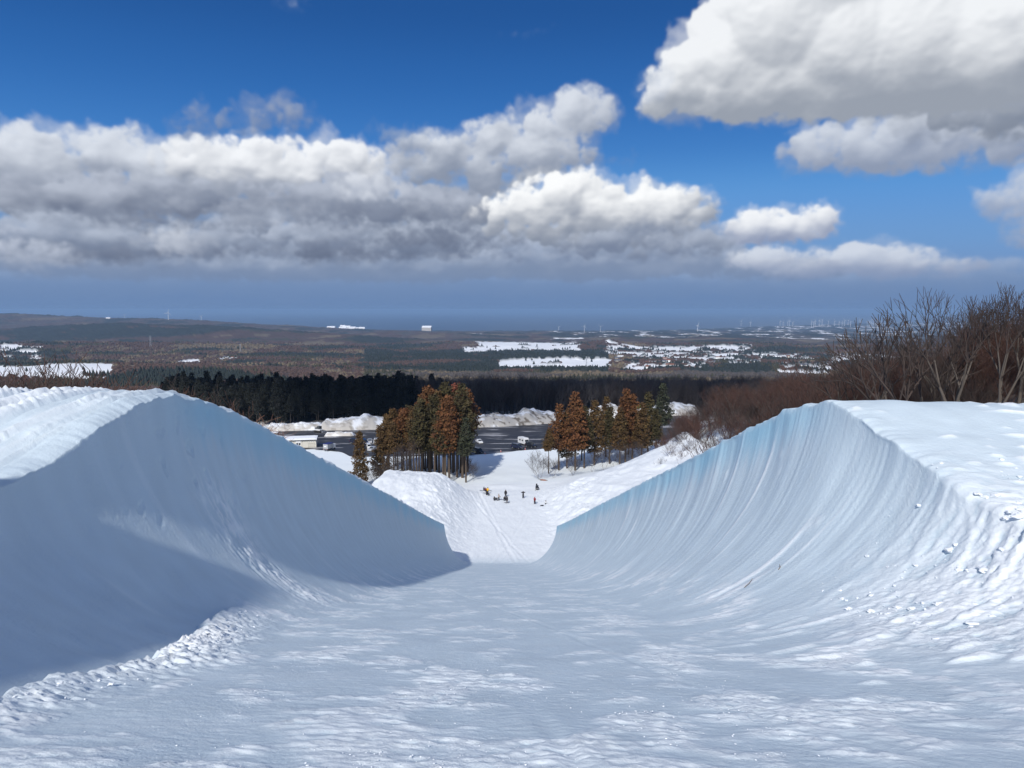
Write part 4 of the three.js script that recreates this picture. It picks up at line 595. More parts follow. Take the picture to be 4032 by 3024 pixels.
function vehicle(kind, colour, label, category, px, d, turn, rack) {
  const half = kind === 'keivan' ? 0.74 : 0.86, [x, y, z] = put(px, d), o = thing(category === 'car' ? 'parked_car' : 'parked_van', label, category, x, y + 0.06, z, turn, 'vehicles parked on the car park'), pts = OUTLINES[kind];
  const body = part('body', carShape(kind, half), colour, o), top = Math.max(...pts.map(p => p[1])), belt = kind === 'sedan' ? 0.95 : kind === 'van' ? 1.15 : 1.1, front = pts[0][0], back = pts[pts.length - 1][0];
  const iw = pts.findIndex(p => p[1] > belt + 0.25), a = pts[iw - 1], b = pts[iw], ang = Math.atan2(a[0] - b[0], b[1] - a[1]), len = Math.hypot(a[0] - b[0], b[1] - a[1]);
  const ws = new THREE.BoxGeometry(half * 1.6, len * 0.82, 0.05); ws.rotateX(-ang); ws.translate(0, (a[1] + b[1]) / 2 + 0.06, (a[0] + b[0]) / 2 + 0.07); part('windscreen', ws, glassDark, o);
  for (const s of [-1, 1]) { part('side_window', box(0.04, top - belt - 0.22, (b[0] - back) * 0.82, s * (half - 0.02 - 0.5 * 0.16 * (top - 1)), (top + belt) / 2, (b[0] + back) / 2), glassDark, o); part('headlight', rbox(0.42, 0.2, 0.12, 0.05, s * (half - 0.28), 0.74, front + 0.02), lamp, o); part('tail_light', box(0.16, 0.4, 0.06, s * (half - 0.12), 0.95, back - 0.03), redLamp, o); }
  part('rear_window', box(half * 1.5, 0.5, 0.05, 0, top - 0.5, back + (kind === 'sedan' ? 0.55 : -0.02)), glassDark, o);
  part('number_plate', box(0.34, 0.17, 0.03, 0, 0.5, front + 0.1), plateMat, o); part('bumper', rbox(half * 1.95, 0.24, 0.2, 0.08, 0, 0.42, front), colour, o);
  for (const s of [-1, 1]) for (const wz of [front * 0.62, back * 0.62]) { const w = new THREE.CylinderGeometry(0.33, 0.33, 0.22, 16); w.rotateZ(Math.PI / 2); w.translate(s * (half - 0.06), 0.33, wz); const wh = part('wheel', w, rubber, o), r = new THREE.CylinderGeometry(0.2, 0.2, 0.04, 12); r.rotateZ(Math.PI / 2); r.translate(s * (half + 0.06), 0.33, wz); part('rim', r, steel, wh); }
  if (rack) part('roof_box', rbox(0.8, 0.3, 1.7, 0.1, 0, top + 0.2, -0.3), rack, o);
  return o;
}
vehicle('van', black, 'black van parked at the car park edge right of the centre cedars', 'van', 1880, 259, 0.75);
vehicle('minivan', navy, 'small dark car parked beside the black van, half behind a trunk', 'car', 1845, 256, 0.75);
vehicle('keivan', whiteCar, 'boxy white van with a red rack, facing the slope', 'van', 1853, 281, 0.12, mat(0.3, 0.04, 0.03));
vehicle('sedan', whiteCar, 'white saloon car parked alone right of the boxy white van', 'car', 1887, 284, 0.35);
vehicle('minivan', whiteCar, 'white minivan showing between the last two cedar trunks', 'car', 1826, 287, 0.3);
vehicle('minivan', navy, 'dark minivan parked in front of the caravan', 'van', 2036, 270, 0.85);
vehicle('suv', black, 'black off-road car parked right of the caravan', 'car', 2090, 273, 0.75, darkSteel);
vehicle('suv', navy, 'dark car behind the short lone cedar, left of the blue-black one', 'car', 1400, 283, 1.2);
vehicle('minivan', navy, 'blue-black car with a tall roof behind the lone cedars', 'car', 1435, 282, 0.4);
vehicle('sedan', silver, 'grey saloon parked in the far row behind the lone cedars', 'car', 1456, 285, 0.2);
vehicle('keivan', whiteCar, 'small white van in the second row behind the lone cedars', 'van', 1452, 270, 0.3);
vehicle('sedan', silver, 'grey-blue car just right of the small white van', 'car', 1468, 265, -0.4);
vehicle('keivan', whiteCar, 'white van at the far row left of the cedar clump', 'van', 1480, 283, 0.1);
vehicle('minivan', whiteCar, 'white car glimpsed through the middle of the cedar trunks', 'car', 1640, 270, 0.4);
{ // caravan
  const p = put(2061, 281), o = thing('caravan', 'white caravan with a dark front window behind the dark minivan', 'caravan', p[0], p[1] + 0.06, p[2], 0.55);
  const s = new THREE.Shape(); for (const [i, q] of [[2.2, 0.5], [2.45, 1.1], [2.15, 2.3], [1.9, 2.62], [-2.3, 2.62], [-2.5, 2.2], [-2.4, 0.5]].entries()) i ? s.lineTo(...q) : s.moveTo(...q); s.closePath();
  const g = new THREE.ExtrudeGeometry(s, { depth: 1.9, bevelEnabled: true, bevelThickness: 0.08, bevelSize: 0.08, bevelSegments: 2 }); g.translate(0, 0, -0.95); g.rotateY(-Math.PI / 2); part('body', g, whiteCar, o);
  const w = box(1.6, 0.75, 0.06); w.rotateX(-0.27); w.translate(0, 1.72, 2.42); part('front_window', w, glassDark, o);
  for (const sx of [-1, 1]) { for (const z of [0.9, -0.9]) part('side_window', box(0.06, 0.55, 0.9, sx * 1.05, 1.75, z), glassDark, o); const wh = new THREE.CylinderGeometry(0.33, 0.33, 0.22, 16); wh.rotateZ(Math.PI / 2); wh.translate(sx * 0.9, 0.33, -0.2); part('wheel', wh, rubber, o); }
  part('drawbar', box(0.12, 0.1, 1.3, 0, 0.5, 2.95), steel, o); part('roof_vent', rbox(0.6, 0.12, 0.5, 0.04, 0, 2.72, 0.3), whitePaint, o);
}
{ // truck with a covered box
  const p = put(1298, 266), o = thing('box_truck', 'grey truck with a blue-topped box parked by the hut', 'truck', p[0], p[1] + 0.06, p[2], 2.75);
  const box1 = part('cargo_box', rbox(2.0, 1.7, 3.4, 0.06, 0, 1.75, -0.8), mat(0.36, 0.37, 0.38, 0.6), o); part('box_cover', rbox(2.1, 0.22, 3.5, 0.08, 0, 2.66, -0.8), mat(0.02, 0.03, 0.15, 0.6), box1); part('rear_badge', rbox(0.9, 0.32, 0.05, 0.08, 0, 1.75, -2.53), whitePaint, box1);
  const cab = part('cab', rbox(1.9, 1.6, 1.5, 0.15, 0, 1.35, 1.75), whiteCar, o); part('windscreen', box(1.6, 0.6, 0.05, 0, 1.75, 2.51), glassDark, cab);
  part('chassis', box(1.0, 0.25, 5.0, 0, 0.6, 0), darkSteel, o); part('bumper', box(1.9, 0.22, 0.15, 0, 0.55, -2.6), steel, o);
  for (const s of [-1, 1]) { for (const z of [1.7, -1.5]) { const w = new THREE.CylinderGeometry(0.4, 0.4, 0.28, 16); w.rotateZ(Math.PI / 2); w.translate(s * 0.85, 0.4, z); part('wheel', w, rubber, o); } part('tail_light', box(0.25, 0.14, 0.05, s * 0.7, 0.75, -2.62), mat(0.5, 0.12, 0.03, 0.4), o); }
}
{ // small tracked loader by the bank
  const p = put(1255, 316), o = thing('loader', 'small white and black loader working at the foot of the tall snow bank', 'loader', p[0], p[1] + 0.1, p[2], 1.0);
  part('body', rbox(1.9, 0.9, 3.2, 0.15, 0, 0.95, 0), whiteCar, o); part('bonnet', rbox(1.7, 0.6, 1.4, 0.12, 0, 1.6, -0.9), darkSteel, o); const cab = part('cab', rbox(1.5, 1.3, 1.4, 0.1, 0, 2.0, 0.5), darkSteel, o); part('window', box(1.3, 0.8, 0.05, 0, 2.1, 1.21), glassDark, cab);
  for (const s of [-1, 1]) { part('track', rbox(0.45, 0.8, 3.6, 0.3, s * 1.05, 0.4, 0), rubber, o); part('lift_arm', box(0.16, 0.2, 2.2, s * 0.7, 0.95, 2.1), darkSteel, o); } part('bucket', rbox(2.3, 0.7, 0.8, 0.1, 0, 0.45, 3.2), steel, o); part('exhaust', cyl(0.06, 0.06, 0.7, 0.5, 1.9, -0.9), darkSteel, o);
}
// cones, sign, poles
{
  const red = mat(0.5, 0.05, 0.04, 0.6), cone = (px, d, label) => { const p = put(px, d), o = thing('traffic_cone', label, 'cone', p[0], p[1] + 0.06, p[2], 0, 'cones along the edge of the car park'); part('base', box(0.42, 0.05, 0.42, 0, 0.025, 0), red, o); part('cone_body', cyl(0.17, 0.04, 0.72, 0, 0.05, 0, 12), red, o); part('reflective_band', cyl(0.128, 0.098, 0.18, 0, 0.3, 0, 12), whitePaint, o); };
  cone(1910, 256.5, 'red and white cone right beside the black van'); cone(1972, 262, 'red and white cone standing midway along the asphalt edge'); cone(2068, 267, 'red and white cone in front of the caravan'); cone(1382, 288, 'pale cone left of the cars behind the lone cedar');
  let p = put(2519, 352); const s = thing('green_sign', 'green and white notice board above the right-hand snow bank', 'sign', p[0], p[1], p[2]);
  for (const k of [-1, 1]) part('post', cyl(0.07, 0.07, 6.6, k * 0.9, -0.5, 0, 8), steel, s); const b = part('board', box(2.6, 2.2, 0.1, 0, 5.6, 0.1), mat(0.30, 0.52, 0.10, 0.6), s); part('lower_panel', box(2.6, 0.8, 0.04, 0, 4.95, 0.18), whitePaint, b);
  const wood = mat(0.2, 0.18, 0.16);
  for (const [px, d, h, l] of [[2508, 372, 9, 'bare pole left of the green sign'], [2649, 560, 17, 'utility pole in front of the dark conifers on the right'], [1240, 372, 11, 'pale bare pole against the black wood']]) { const q = put(px, d), o = thing('utility_pole', l, 'pole', q[0], q[1], q[2]); part('shaft', cyl(0.16, 0.1, h, 0, -0.5, 0, 8), wood, o); part('crossarm', box(1.6, 0.12, 0.12, 0, h - 1.2, 0), wood, o); }
}
// ---------------------------------------------------------------- people at the bottom of the pipe: one skin over a posed skeleton
function figure(bones, cell = 0.036) {                               // bones: [a, b, radius a, radius b, colour]
  const lo = V(9, 9, 9), hi = V(-9, -9, -9); for (const [a, b, ra, rb] of bones) for (const [p, r] of [[a, ra], [b, rb]]) for (const k of 'xyz') { lo[k] = Math.min(lo[k], p[k] - r - 0.1); hi[k] = Math.max(hi[k], p[k] + r + 0.1); }
  const size = Math.max(hi.x - lo.x, hi.y - lo.y, hi.z - lo.z) / 2, mid = lo.clone().add(hi).multiplyScalar(0.5), n = Math.ceil(2 * size / cell), mc = new MarchingCubes(n, undefined, false, false, 60000); mc.isolation = 0;
  const q = V(0, 0, 0), ab = V(0, 0, 0), dist = (b) => { ab.copy(b[1]).sub(b[0]); const t = clamp(q.clone().sub(b[0]).dot(ab) / Math.max(1e-6, ab.lengthSq())); return q.distanceTo(b[0].clone().addScaledVector(ab, t)) - mix(b[2], b[3], t); };
  for (let z = 0; z < n; z++) for (let y = 0; y < n; y++) for (let x = 0; x < n; x++) { q.set((x - n / 2) / (n / 2) * size + mid.x, (y - n / 2) / (n / 2) * size + mid.y, (z - n / 2) / (n / 2) * size + mid.z); let f = 0; for (const b of bones) f += Math.exp(-26 * dist(b)); mc.field[z * n * n + y * n + x] = Math.log(f + 1e-30) / 26; }
  mc.update();
  const cnt = mc.count, P = mc.positionArray.slice(0, cnt * 3), N = mc.normalArray.slice(0, cnt * 3), C = new Float32Array(cnt * 3);
  for (let i = 0; i < cnt; i++) { for (let k = 0; k < 3; k++) P[i * 3 + k] = P[i * 3 + k] * size + mid.getComponent(k); q.fromArray(P, i * 3); let best = 9, c = null; for (const b of bones) { const e = dist(b); if (e < best) { best = e; c = b[4]; } } C.set(c, i * 3); }
  const g = new THREE.BufferGeometry(); g.setAttribute('position', new THREE.BufferAttribute(P, 3)); g.setAttribute('normal', new THREE.BufferAttribute(N, 3)); g.setAttribute('color', new THREE.BufferAttribute(C, 3)); return g;
}
const cloth = new THREE.MeshStandardMaterial({ vertexColors: true, roughness: 0.9 }), SKIN = [0.45, 0.28, 0.2], INK = [0.015, 0.015, 0.02], COAL = [0.03, 0.03, 0.035];
function body(o) {                                                   // joints in metres, facing +z, feet at 0
  const { jacket = INK, trousers = COAL, cap = INK, hip = V(0, 0.92, 0), chest = V(0, 1.32, 0.02), head = V(0, 1.62, 0.04), lh, rh, lf, rf, lk, rk, le, re } = o, b = [], up = chest.clone().sub(hip).normalize(), neck = chest.clone().addScaledVector(up, 0.16);
  b.push([hip, chest, 0.155, 0.165, jacket], [chest, neck, 0.15, 0.065, jacket], [neck, head, 0.06, 0.06, SKIN], [head, head.clone().add(V(0, 0.06, 0)), 0.095, 0.105, cap], [head.clone().add(V(0, -0.02, 0.05)), head.clone().add(V(0, -0.02, 0.085)), 0.06, 0.035, SKIN]);
  for (const [s, hand, elbow, foot, knee] of [[-1, lh, le, lf, lk], [1, rh, re, rf, rk]]) {
    const sh = chest.clone().add(V(s * 0.19, 0.08, 0)), hj = hip.clone().add(V(s * 0.1, -0.04, 0)), f = foot ?? V(s * 0.13, 0.05, 0), k = knee ?? hj.clone().add(f).multiplyScalar(0.5).add(V(0, 0, 0.04)), h = hand ?? V(s * 0.3, 0.82, 0.08), e = elbow ?? sh.clone().add(h).multiplyScalar(0.5).add(V(s * 0.05, 0, -0.06));
    b.push([sh, e, 0.075, 0.06, jacket], [e, h, 0.06, 0.045, jacket], [h, h.clone().add(V(0, -0.04, 0.05)), 0.05, 0.04, INK], [h.clone().add(V(-s * 0.03, -0.01, 0.02)), h.clone().add(V(-s * 0.06, -0.03, 0.06)), 0.02, 0.016, INK], [hj, k, 0.11, 0.085, trousers], [k, f, 0.085, 0.07, trousers], [f.clone().add(V(0, 0, -0.04)), f.clone().add(V(0, -0.01, 0.15)), 0.065, 0.05, INK]);
  }
  return figure(b);
}
const boardShape = (() => { const s = new THREE.Shape(); s.moveTo(-0.14, -0.6); s.quadraticCurveTo(-0.11, 0, -0.14, 0.6); s.quadraticCurveTo(0, 0.86, 0.14, 0.6); s.quadraticCurveTo(0.11, 0, 0.14, -0.6); s.quadraticCurveTo(0, -0.86, -0.14, -0.6); const g = new THREE.ExtrudeGeometry(s, { depth: 0.02, bevelEnabled: true, bevelSize: 0.005, bevelThickness: 0.005, bevelSegments: 1 }); g.rotateX(-Math.PI / 2); const p = g.attributes.position; for (let i = 0; i < p.count; i++) { const t = Math.max(0, Math.abs(p.getZ(i)) - 0.55); p.setY(i, p.getY(i) + t * t * 1.6); } g.computeVertexNormals(); return g; })();
function runoutY(x, d) { const u = x + AX * d; return floorY(d) + fbm(u * 0.5, d * 0.16, 4) * 0.16; }
function spot(zx, zy) { const px = 1800 + zx / 4.424, py = 1800 + zy / 4.424, t = Math.tan(Math.atan((py - 1512) / F) + PITCH); let d = 175; for (let k = 0; k < 12; k++) d = (EYE - floorY(d)) / t; const x = col(px, d, floorY(d)); return [x, runoutY(x, d) + 0.03, -d]; }
function person(zx, zy, turn, label, o) { const [x, y, z] = spot(zx, zy), g = thing('person', label, 'person', x, y, z, turn, 'snowboarders waiting below the pipe'); part('body', body(o), cloth, g); return g; }
function board(zx, zy, turn, label, r, g, b) { const [x, y, z] = spot(zx, zy), m = shade(new THREE.Mesh(boardShape, mat(r, g, b, 0.4))); m.name = numbered('snowboard'); m.position.set(x, y + 0.06, z); m.rotation.y = turn; tag(m, label, 'snowboard', 'snowboards lying below the pipe'); scene.add(m); }
const YEL = [0.75, 0.42, 0.02], MAR = [0.2, 0.02, 0.03], GRY = [0.42, 0.35, 0.31], sit = (j, t) => ({ jacket: j, trousers: t, hip: V(0, 0.2, -0.1), chest: V(0, 0.6, -0.12), head: V(0, 0.9, -0.06), lf: V(-0.2, 0.12, 0.75), rf: V(0.2, 0.12, 0.75), lk: V(-0.2, 0.42, 0.36), rk: V(0.2, 0.42, 0.36), lh: V(-0.26, 0.42, 0.3), rh: V(0.26, 0.42, 0.3) });
person(533, 640, 2.6, 'person standing in a yellow jacket, leftmost of the standing people', { jacket: YEL, trousers: COAL, cap: COAL, lh: V(-0.34, 0.95, 0.2), rh: V(0.3, 0.9, 0.15) });
person(472, 588, 1.2, 'person sitting on the snow left of the yellow jacket', sit(INK, COAL));
person(500, 600, 0.4, 'person sitting in dark red beside the yellow jacket', sit(MAR, INK));
person(518, 664, 0.9, 'person crouching low just below the yellow jacket', sit(INK, INK));
person(652, 758, 1.5, 'person in black leaning back on the snow with arms stretched forward', { ...sit(COAL, INK), lh: V(-0.2, 0.55, 0.75), rh: V(0.2, 0.6, 0.7) });
person(724, 755, 1.3, 'person kneeling upright in a beige jacket and dark trousers', { jacket: GRY, trousers: INK, cap: [0.3, 0.24, 0.2], hip: V(0, 0.75, 0), chest: V(0, 1.15, 0), head: V(0, 1.46, 0.03), lh: V(-0.15, 0.85, 0.35), rh: V(0.15, 0.85, 0.35) });
person(845, 690, 0.2, 'person standing in all black behind the one on a snowboard', { jacket: INK, trousers: INK });
person(866, 798, 0.8, 'person in dark clothes standing strapped to a snowboard', { jacket: COAL, trousers: [0.06, 0.05, 0.05], lf: V(-0.28, 0.07, 0), rf: V(0.28, 0.07, 0) });
person(826, 756, 0.3, 'person crouching in black between the two standing in the middle', { ...sit(INK, INK), hip: V(0, 0.42, 0), chest: V(0, 0.8, 0.12), head: V(0, 1.05, 0.24), lf: V(-0.15, 0.06, 0.05), rf: V(0.15, 0.06, 0.05), lk: V(-0.2, 0.5, 0.36), rk: V(0.2, 0.5, 0.36) });
person(1150, 716, 0.1, 'person in black with both hands raised to the face', { jacket: INK, trousers: INK, cap: [0.1, 0.09, 0.09], lh: V(-0.14, 1.62, 0.16), rh: V(0.14, 1.62, 0.16), le: V(-0.48, 1.5, 0.08), re: V(0.48, 1.5, 0.08) });
person(1352, 820, -0.3, 'person standing alone in a dark red jacket and black trousers', { jacket: MAR, trousers: INK, cap: MAR, lh: V(-0.12, 1.1, 0.25), rh: V(0.2, 1.0, 0.22) });
person(1546, 828, 0.2, 'person sitting in a white jacket right of the dark bag', { ...sit([0.6, 0.62, 0.64], INK), cap: COAL });
board(440, 586, 1.4, 'dark snowboard lying left of the sitting person', 0.02, 0.02, 0.025); board(560, 588, 1.2, 'dark snowboard lying right of the yellow jacket', 0.03, 0.02, 0.02); board(866, 799, 1.5, 'snowboard under the feet of the person in dark clothes', 0.02, 0.02, 0.03); board(770, 742, 1.3, 'blue-grey snowboard lying beside the kneeling person', 0.08, 0.1, 0.16); board(690, 716, 1.45, 'black snowboard lying above the person leaning back', 0.02, 0.02, 0.02); board(500, 632, 1.4, 'dark snowboard lying below the dark red sitter', 0.02, 0.02, 0.02);
{
  const [x, y, z] = spot(1472, 868), o = thing('kit_bag', 'black bag lying on the snow beside the white-jacketed sitter', 'bag', x, y, z, 0.5); const g = new THREE.SphereGeometry(1, 14, 10); g.scale(0.55, 0.26, 0.34); g.translate(0.1, 0.22, 0); part('bag_body', g, mat(0.012, 0.012, 0.014), o); part('strap', box(0.5, 0.04, 0.08, -0.5, 0.06, 0.1), mat(0.02, 0.02, 0.02), o);
}
{ // snowmobile and rescue sled
  const [x, y, z] = spot(1392, 572), o = thing('snowmobile', 'black snowmobile facing up the slope near the rescue sled', 'snowmobile', x, y, z, 0.05), K = mat(0.015, 0.016, 0.018, 0.4);
  part('tunnel', rbox(0.55, 0.35, 1.9, 0.1, 0, 0.5, -0.75), K, o); part('track', rbox(0.42, 0.42, 2.0, 0.2, 0, 0.22, -0.7), rubber, o); const seat = part('seat', rbox(0.42, 0.3, 1.2, 0.12, 0, 0.85, -0.7), mat(0.02, 0.02, 0.02, 0.8), o);
  const hood = new THREE.SphereGeometry(1, 16, 12); hood.scale(0.5, 0.42, 0.75); hood.translate(0, 0.62, 0.55); part('hood', hood, K, o); const ws = box(0.6, 0.45, 0.03); ws.rotateX(-0.6); ws.translate(0, 1.12, 0.42); part('windscreen', ws, glassDark, o); part('handlebar', box(0.85, 0.05, 0.05, 0, 1.1, 0.1), K, o);
  for (const s of [-1, 1]) { part('ski', rbox(0.14, 0.06, 1.15, 0.03, s * 0.5, 0.05, 0.95), K, o); part('ski_strut', box(0.06, 0.4, 0.06, s * 0.45, 0.25, 0.9), steel, o); part('headlight', rbox(0.16, 0.1, 0.06, 0.03, s * 0.15, 0.7, 1.25), lamp, o); } part('backrest', rbox(0.4, 0.4, 0.14, 0.06, 0, 1.15, -1.35), K, o);
  const [a, b, c] = spot(1505, 425), sled = thing('rescue_sled', 'grey rescue sled with an orange liner above the snowmobile', 'sled', a, b, c, 1.0), tub = new THREE.SphereGeometry(1, 20, 10, 0, 6.2832, Math.PI / 2, Math.PI / 2); tub.scale(0.55, 0.42, 1.25); tub.translate(0, 0.44, 0); part('hull', tub, new THREE.MeshStandardMaterial({ color: new THREE.Color(0.28, 0.25, 0.24), roughness: 0.6, side: THREE.DoubleSide }), sled); const rim = new THREE.TorusGeometry(1, 0.05, 6, 28); rim.rotateX(Math.PI / 2); rim.scale(0.55, 1, 1.25); rim.translate(0, 0.44, 0); part('rim', rim, mat(0.2, 0.16, 0.15), sled); const lin = new THREE.SphereGeometry(1, 16, 8); lin.scale(0.44, 0.14, 1.05); lin.translate(0, 0.34, 0); part('liner', lin, mat(0.55, 0.14, 0.04), sled);
}
// loose blocks of snow where the right wall begins and along the toe of the left wall
{
  const lumps = [0, 1, 2, 3].map(j => { const g = new THREE.IcosahedronGeometry(1, 2), p = g.attributes.position; for (let i = 0; i < p.count; i++) { const x = p.getX(i), y = p.getY(i), z = p.getZ(i), k = 1 + 0.55 * noise(x * 1.3 + 3 + j * 7, y * 1.3 + z + j) + 0.3 * noise(x * 3 + j, z * 3 + y * 3); p.setXYZ(i, x * k * (1.1 + 0.3 * j % 0.7), y * k * 0.55, z * k * (1.4 - 0.2 * j)); } const m = mergeVertices(plain(g)); m.computeVertexNormals(); return m; });
  const spots = [], q = rng(31), wallAt = (u, d) => { const W = u < 0 ? wallL(d) : wallH(d) * 0.98, fl = u < 0 ? 4.2 : 3.3, a = Math.abs(u); if (a < fl) return 0; if (a > 9) return W + 0.08; const s = (a - fl) / (9 - fl) * Math.sin(PHI); return W * (1 - Math.sqrt(1 - s * s)) / (1 - Math.cos(PHI)); };
  for (let k = 0; k < 420; k++) { const d = 9 + 5.5 * q() + 1.5 * q(), u = 6.6 + 4.2 * q(), s = 0.012 + 0.05 * Math.pow(q(), 4.5); spots.push([u - AX * d, floorY(d) + wallAt(u, d) + 0.02, -d, s]); }
  for (let k = 0; k < 22; k++) { const d = 12.4 + 1.5 * q() * q(), u = 8.2 + 1.3 * q(), s = 0.04 + 0.06 * q() * q(); spots.push([u - AX * d, floorY(d) + wallAt(u, d) + s * 0.15 + 0.03, -d, s]); }
  for (let k = 0; k < 260; k++) { const d = 7.5 + 9 * q(), e = -5.3 - 0.75 * sstep(11, 17, d) + 0.35 * gauss(d, 10.4, 0.8), u = e + 0.1 + 0.7 * q() * q(), s = 0.010 + 0.022 * Math.pow(q(), 3); spots.push([u - AX * d, floorY(d) + wallAt(u, d) + 0.03, -d, s]); }
  for (let k = 0; k < 5200; k++) { const d = 2.3 + 10 * q() * q(), u = (q() - 0.5) * 2 * Math.min(4, 0.9 * d + 0.6), m = fbm(u * 0.55 + 3, d * 0.5, 4) + 0.30 * noise(u * 2.1, d * 2.6); if (m < 0.02 && q() < 0.8) continue; spots.push([u - AX * d, floorY(d) + 0.004 + (m > 0.1 ? 0.012 : 0), -d, 0.003 + 0.005 * Math.pow(q(), 3)]); }
  scatter('snow_chunks', lumps, [mat(0.82, 0.86, 0.9, 0.9)], spots, 'loose lumps of snow scattered on the pipe edges', 'snow');
  for (const [u, d, a, l, t] of [[6.35, 18.3, 0.5, 0.34, 'longer brown twig lying on the right wall'], [7.0, 18.0, 0.9, 0.16, 'short brown twig just right of the longer one']]) { const tb = new Tubes(); tb.seg(V(-l / 2, 0, 0), V(0, 0.03, 0.02), 0.008, 0.010, 5); tb.seg(V(0, 0.03, 0.02), V(l / 2, 0.02, -0.03), 0.010, 0.005, 5); const m = shade(new THREE.Mesh(tb.build(), mat(0.16, 0.11, 0.07))); m.name = numbered('twig'); m.position.set(u - AX * d, floorY(d) + wallAt(u, d) + 0.04, -d); m.rotation.set(0.2, a, 0.4); tag(m, t, 'twig'); scene.add(m); }
}
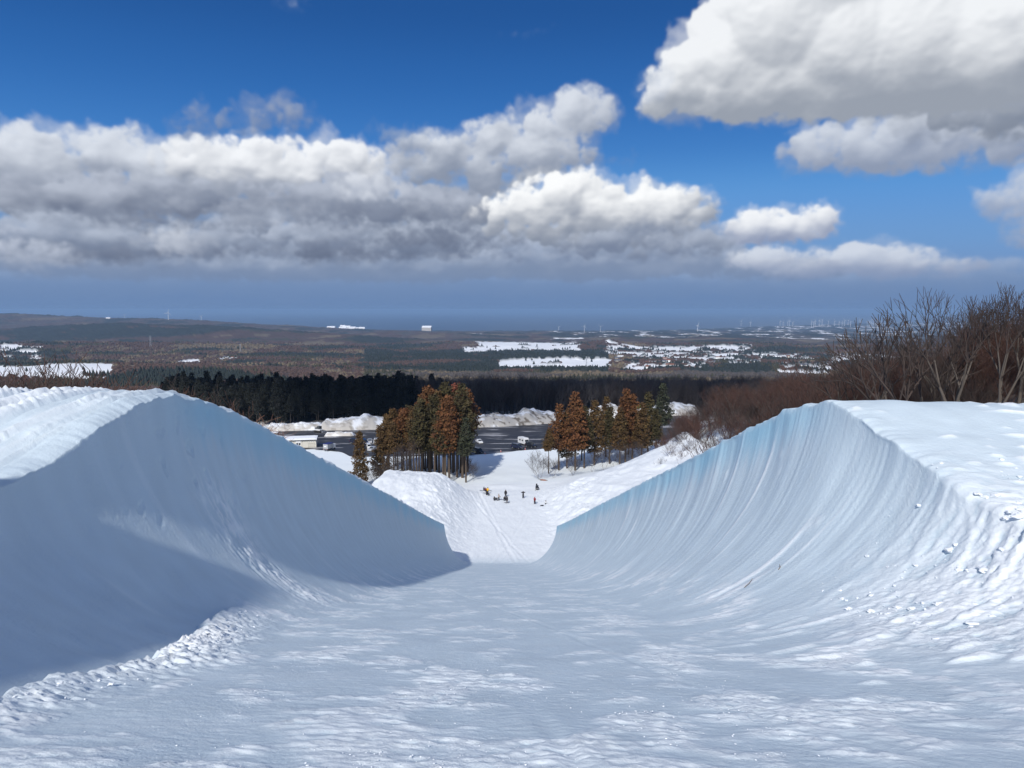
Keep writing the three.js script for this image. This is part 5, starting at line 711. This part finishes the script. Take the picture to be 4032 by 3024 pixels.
// ---------------------------------------------------------------- far things: turbines, pylons, houses
{
  const white = mat(0.8, 0.81, 0.82, 0.5), proto = (h, x, y, z, label, turn) => {
    const o = thing('wind_turbine', label, 'wind turbine', x, y, z, turn, 'wind turbines along the coast'); part('tower', cyl(h * 0.034, h * 0.02, h, 0, -3, 0, 10), white, o); part('nacelle', rbox(h * 0.06, h * 0.06, h * 0.13, h * 0.01, 0, h - 1, 0), white, o); const a0 = (Math.abs(x) % 7) * 0.3;
    for (let k = 0; k < 3; k++) { const b = new THREE.CylinderGeometry(h * 0.006, h * 0.022, h * 0.52, 6); b.scale(1, 1, 0.4); b.translate(0, h * 0.26, h * 0.08); b.rotateZ(a0 + k * 2.094); b.translate(0, h - 1, 0); part('blade', b, white, o); }
  };
  const P = (px, d) => { const x = (px - 2016) / F * d; return [x, landY(x, d), -d]; };
  for (const [px, d, h, label] of [[668, 7000, 70, 'white wind turbine alone on the left coastal ridge'], [497, 7200, 34, 'tiny wind turbine left of the tall one on the ridge'], [797, 7300, 48, 'faint wind turbine right of the tall one on the ridge'], [2199, 9300, 62, 'faint wind turbine left of the pair near the coast'], [2300, 8600, 74, 'left one of the two clear turbines in the middle distance'], [2363, 8600, 74, 'right one of the two clear turbines in the middle distance'], [2745, 8300, 78, 'single turbine standing nearest, on the tan coastal plain']]) proto(h, ...P(px, d), label, 0.3);
  const r = rng(88), farm = [2915, 2952, 3068, 3080, 3098, 3105, 3118, 3192, 3200, 3206, 3222, 3257, 3282, 3300, 3321, 3335, 3385, 3421, 3435, 3450, 3464, 3233, 3312, 3345, 3379, 3410, 3418, 3428], ones = ['first', 'second', 'third', 'fourth', 'fifth', 'sixth', 'seventh', 'eighth', 'ninth', 'tenth', 'eleventh', 'twelfth', 'thirteenth', 'fourteenth', 'fifteenth', 'sixteenth', 'seventeenth', 'eighteenth', 'nineteenth', 'twentieth'], ordinal = px => { const k = [...farm].sort((a, b) => a - b).indexOf(px); return k < 20 ? ones[k] : 'twenty-' + ones[k - 20]; }; for (const px of farm) proto(88 + 20 * r(), ...P(px, 12200 + 2500 * r()), ordinal(px) + ' turbine from the left in the wind farm on the far right shore', 0.3 + 0.3 * r());
  const st = mat(0.4, 0.42, 0.45, 0.5);
  for (const [px, d, h, label] of [[593, 2700, 44, 'lattice pylon left of the two over the brown woods'], [946, 2500, 34, 'lattice pylon right of the two over the brown woods'], [2310, 1750, 24, 'small pylon among the snow fields in the centre']]) {
    const [x, y, z] = P(px, d), o = thing('power_pylon', label, 'pylon', x, y, z, 0.4), w = h * 0.075; for (const sx of [-1, 1]) for (const sz of [-1, 1]) { const t = new Tubes(); t.seg(V(sx * w, -2, sz * w), V(sx * w * 0.18, h, sz * w * 0.18), 0.34, 0.24, 4); part('leg', t.build(), st, o); }
    for (let k = 0; k < 6; k++) { const t = new Tubes(), y0 = h * k / 6, y1 = h * (k + 1) / 6, a = w * (1 - 0.82 * k / 6), b = w * (1 - 0.82 * (k + 1) / 6); for (const s of [-1, 1]) { t.seg(V(-a, y0, s * a), V(b, y1, s * b), 0.16, 0.16, 3); t.seg(V(a, y0, s * a), V(-b, y1, s * b), 0.16, 0.16, 3); } part('brace', t.build(), st, o); }
    for (const f of [0.72, 0.84, 0.96]) part('crossarm', box(h * 0.22, 0.5, 0.5, 0, h * f, 0), st, o);
  }
  const roofs = [mat(0.85, 0.87, 0.9), mat(0.12, 0.13, 0.16), mat(0.2, 0.09, 0.06)], walls = [mat(0.72, 0.72, 0.7), mat(0.5, 0.47, 0.42)];
  const house = (px, d, w, h, dp, label, group, roof) => { const [x, y, z] = P(px, d), o = thing('distant_house', label, 'house', x, y - 1, z, r() * 0.8 - 0.4, group); part('wall', box(w, h, dp, 0, h / 2, 0), walls[Math.floor(r() * 2)], o); const s = new THREE.Shape(); s.moveTo(-dp / 2 - 0.6, 0); s.lineTo(0, h * 0.45); s.lineTo(dp / 2 + 0.6, 0); s.closePath(); const g = new THREE.ExtrudeGeometry(s, { depth: w + 1, bevelEnabled: false }); g.translate(0, h, -w / 2 - 0.5); g.rotateY(Math.PI / 2); part('roof', g, roofs[roof ?? Math.floor(r() * 3)], o); };
  for (let k = 0; k < 24; k++) house(2420 + 800 * r(), 1620 + 900 * r(), 10 + 10 * r(), 5 + 3 * r(), 8 + 4 * r(), 'farmhouse among the snow fields right of the centre', 'farmhouses among the snow fields');
  for (let k = 0; k < 9; k++) house(845 + 80 * r(), 2150 + 120 * r(), 9 + 6 * r(), 5, 8, 'house of the hamlet below the right-hand pylon', 'houses of the left hamlet');
  for (let k = 0; k < 14; k++) house(1305 + 130 * r(), 7600 + 500 * r(), 40 + 50 * r(), 14 + 22 * r(), 30, 'pale building of the port works at the river mouth', 'buildings of the port works', 0);
  house(1682, 8200, 110, 44, 40, 'pale block on the coast left of the picture centre', undefined, 0); house(432, 6900, 36, 12, 20, 'white building on the left coastal ridge', undefined, 0);
}
renderer.render(scene, camera);
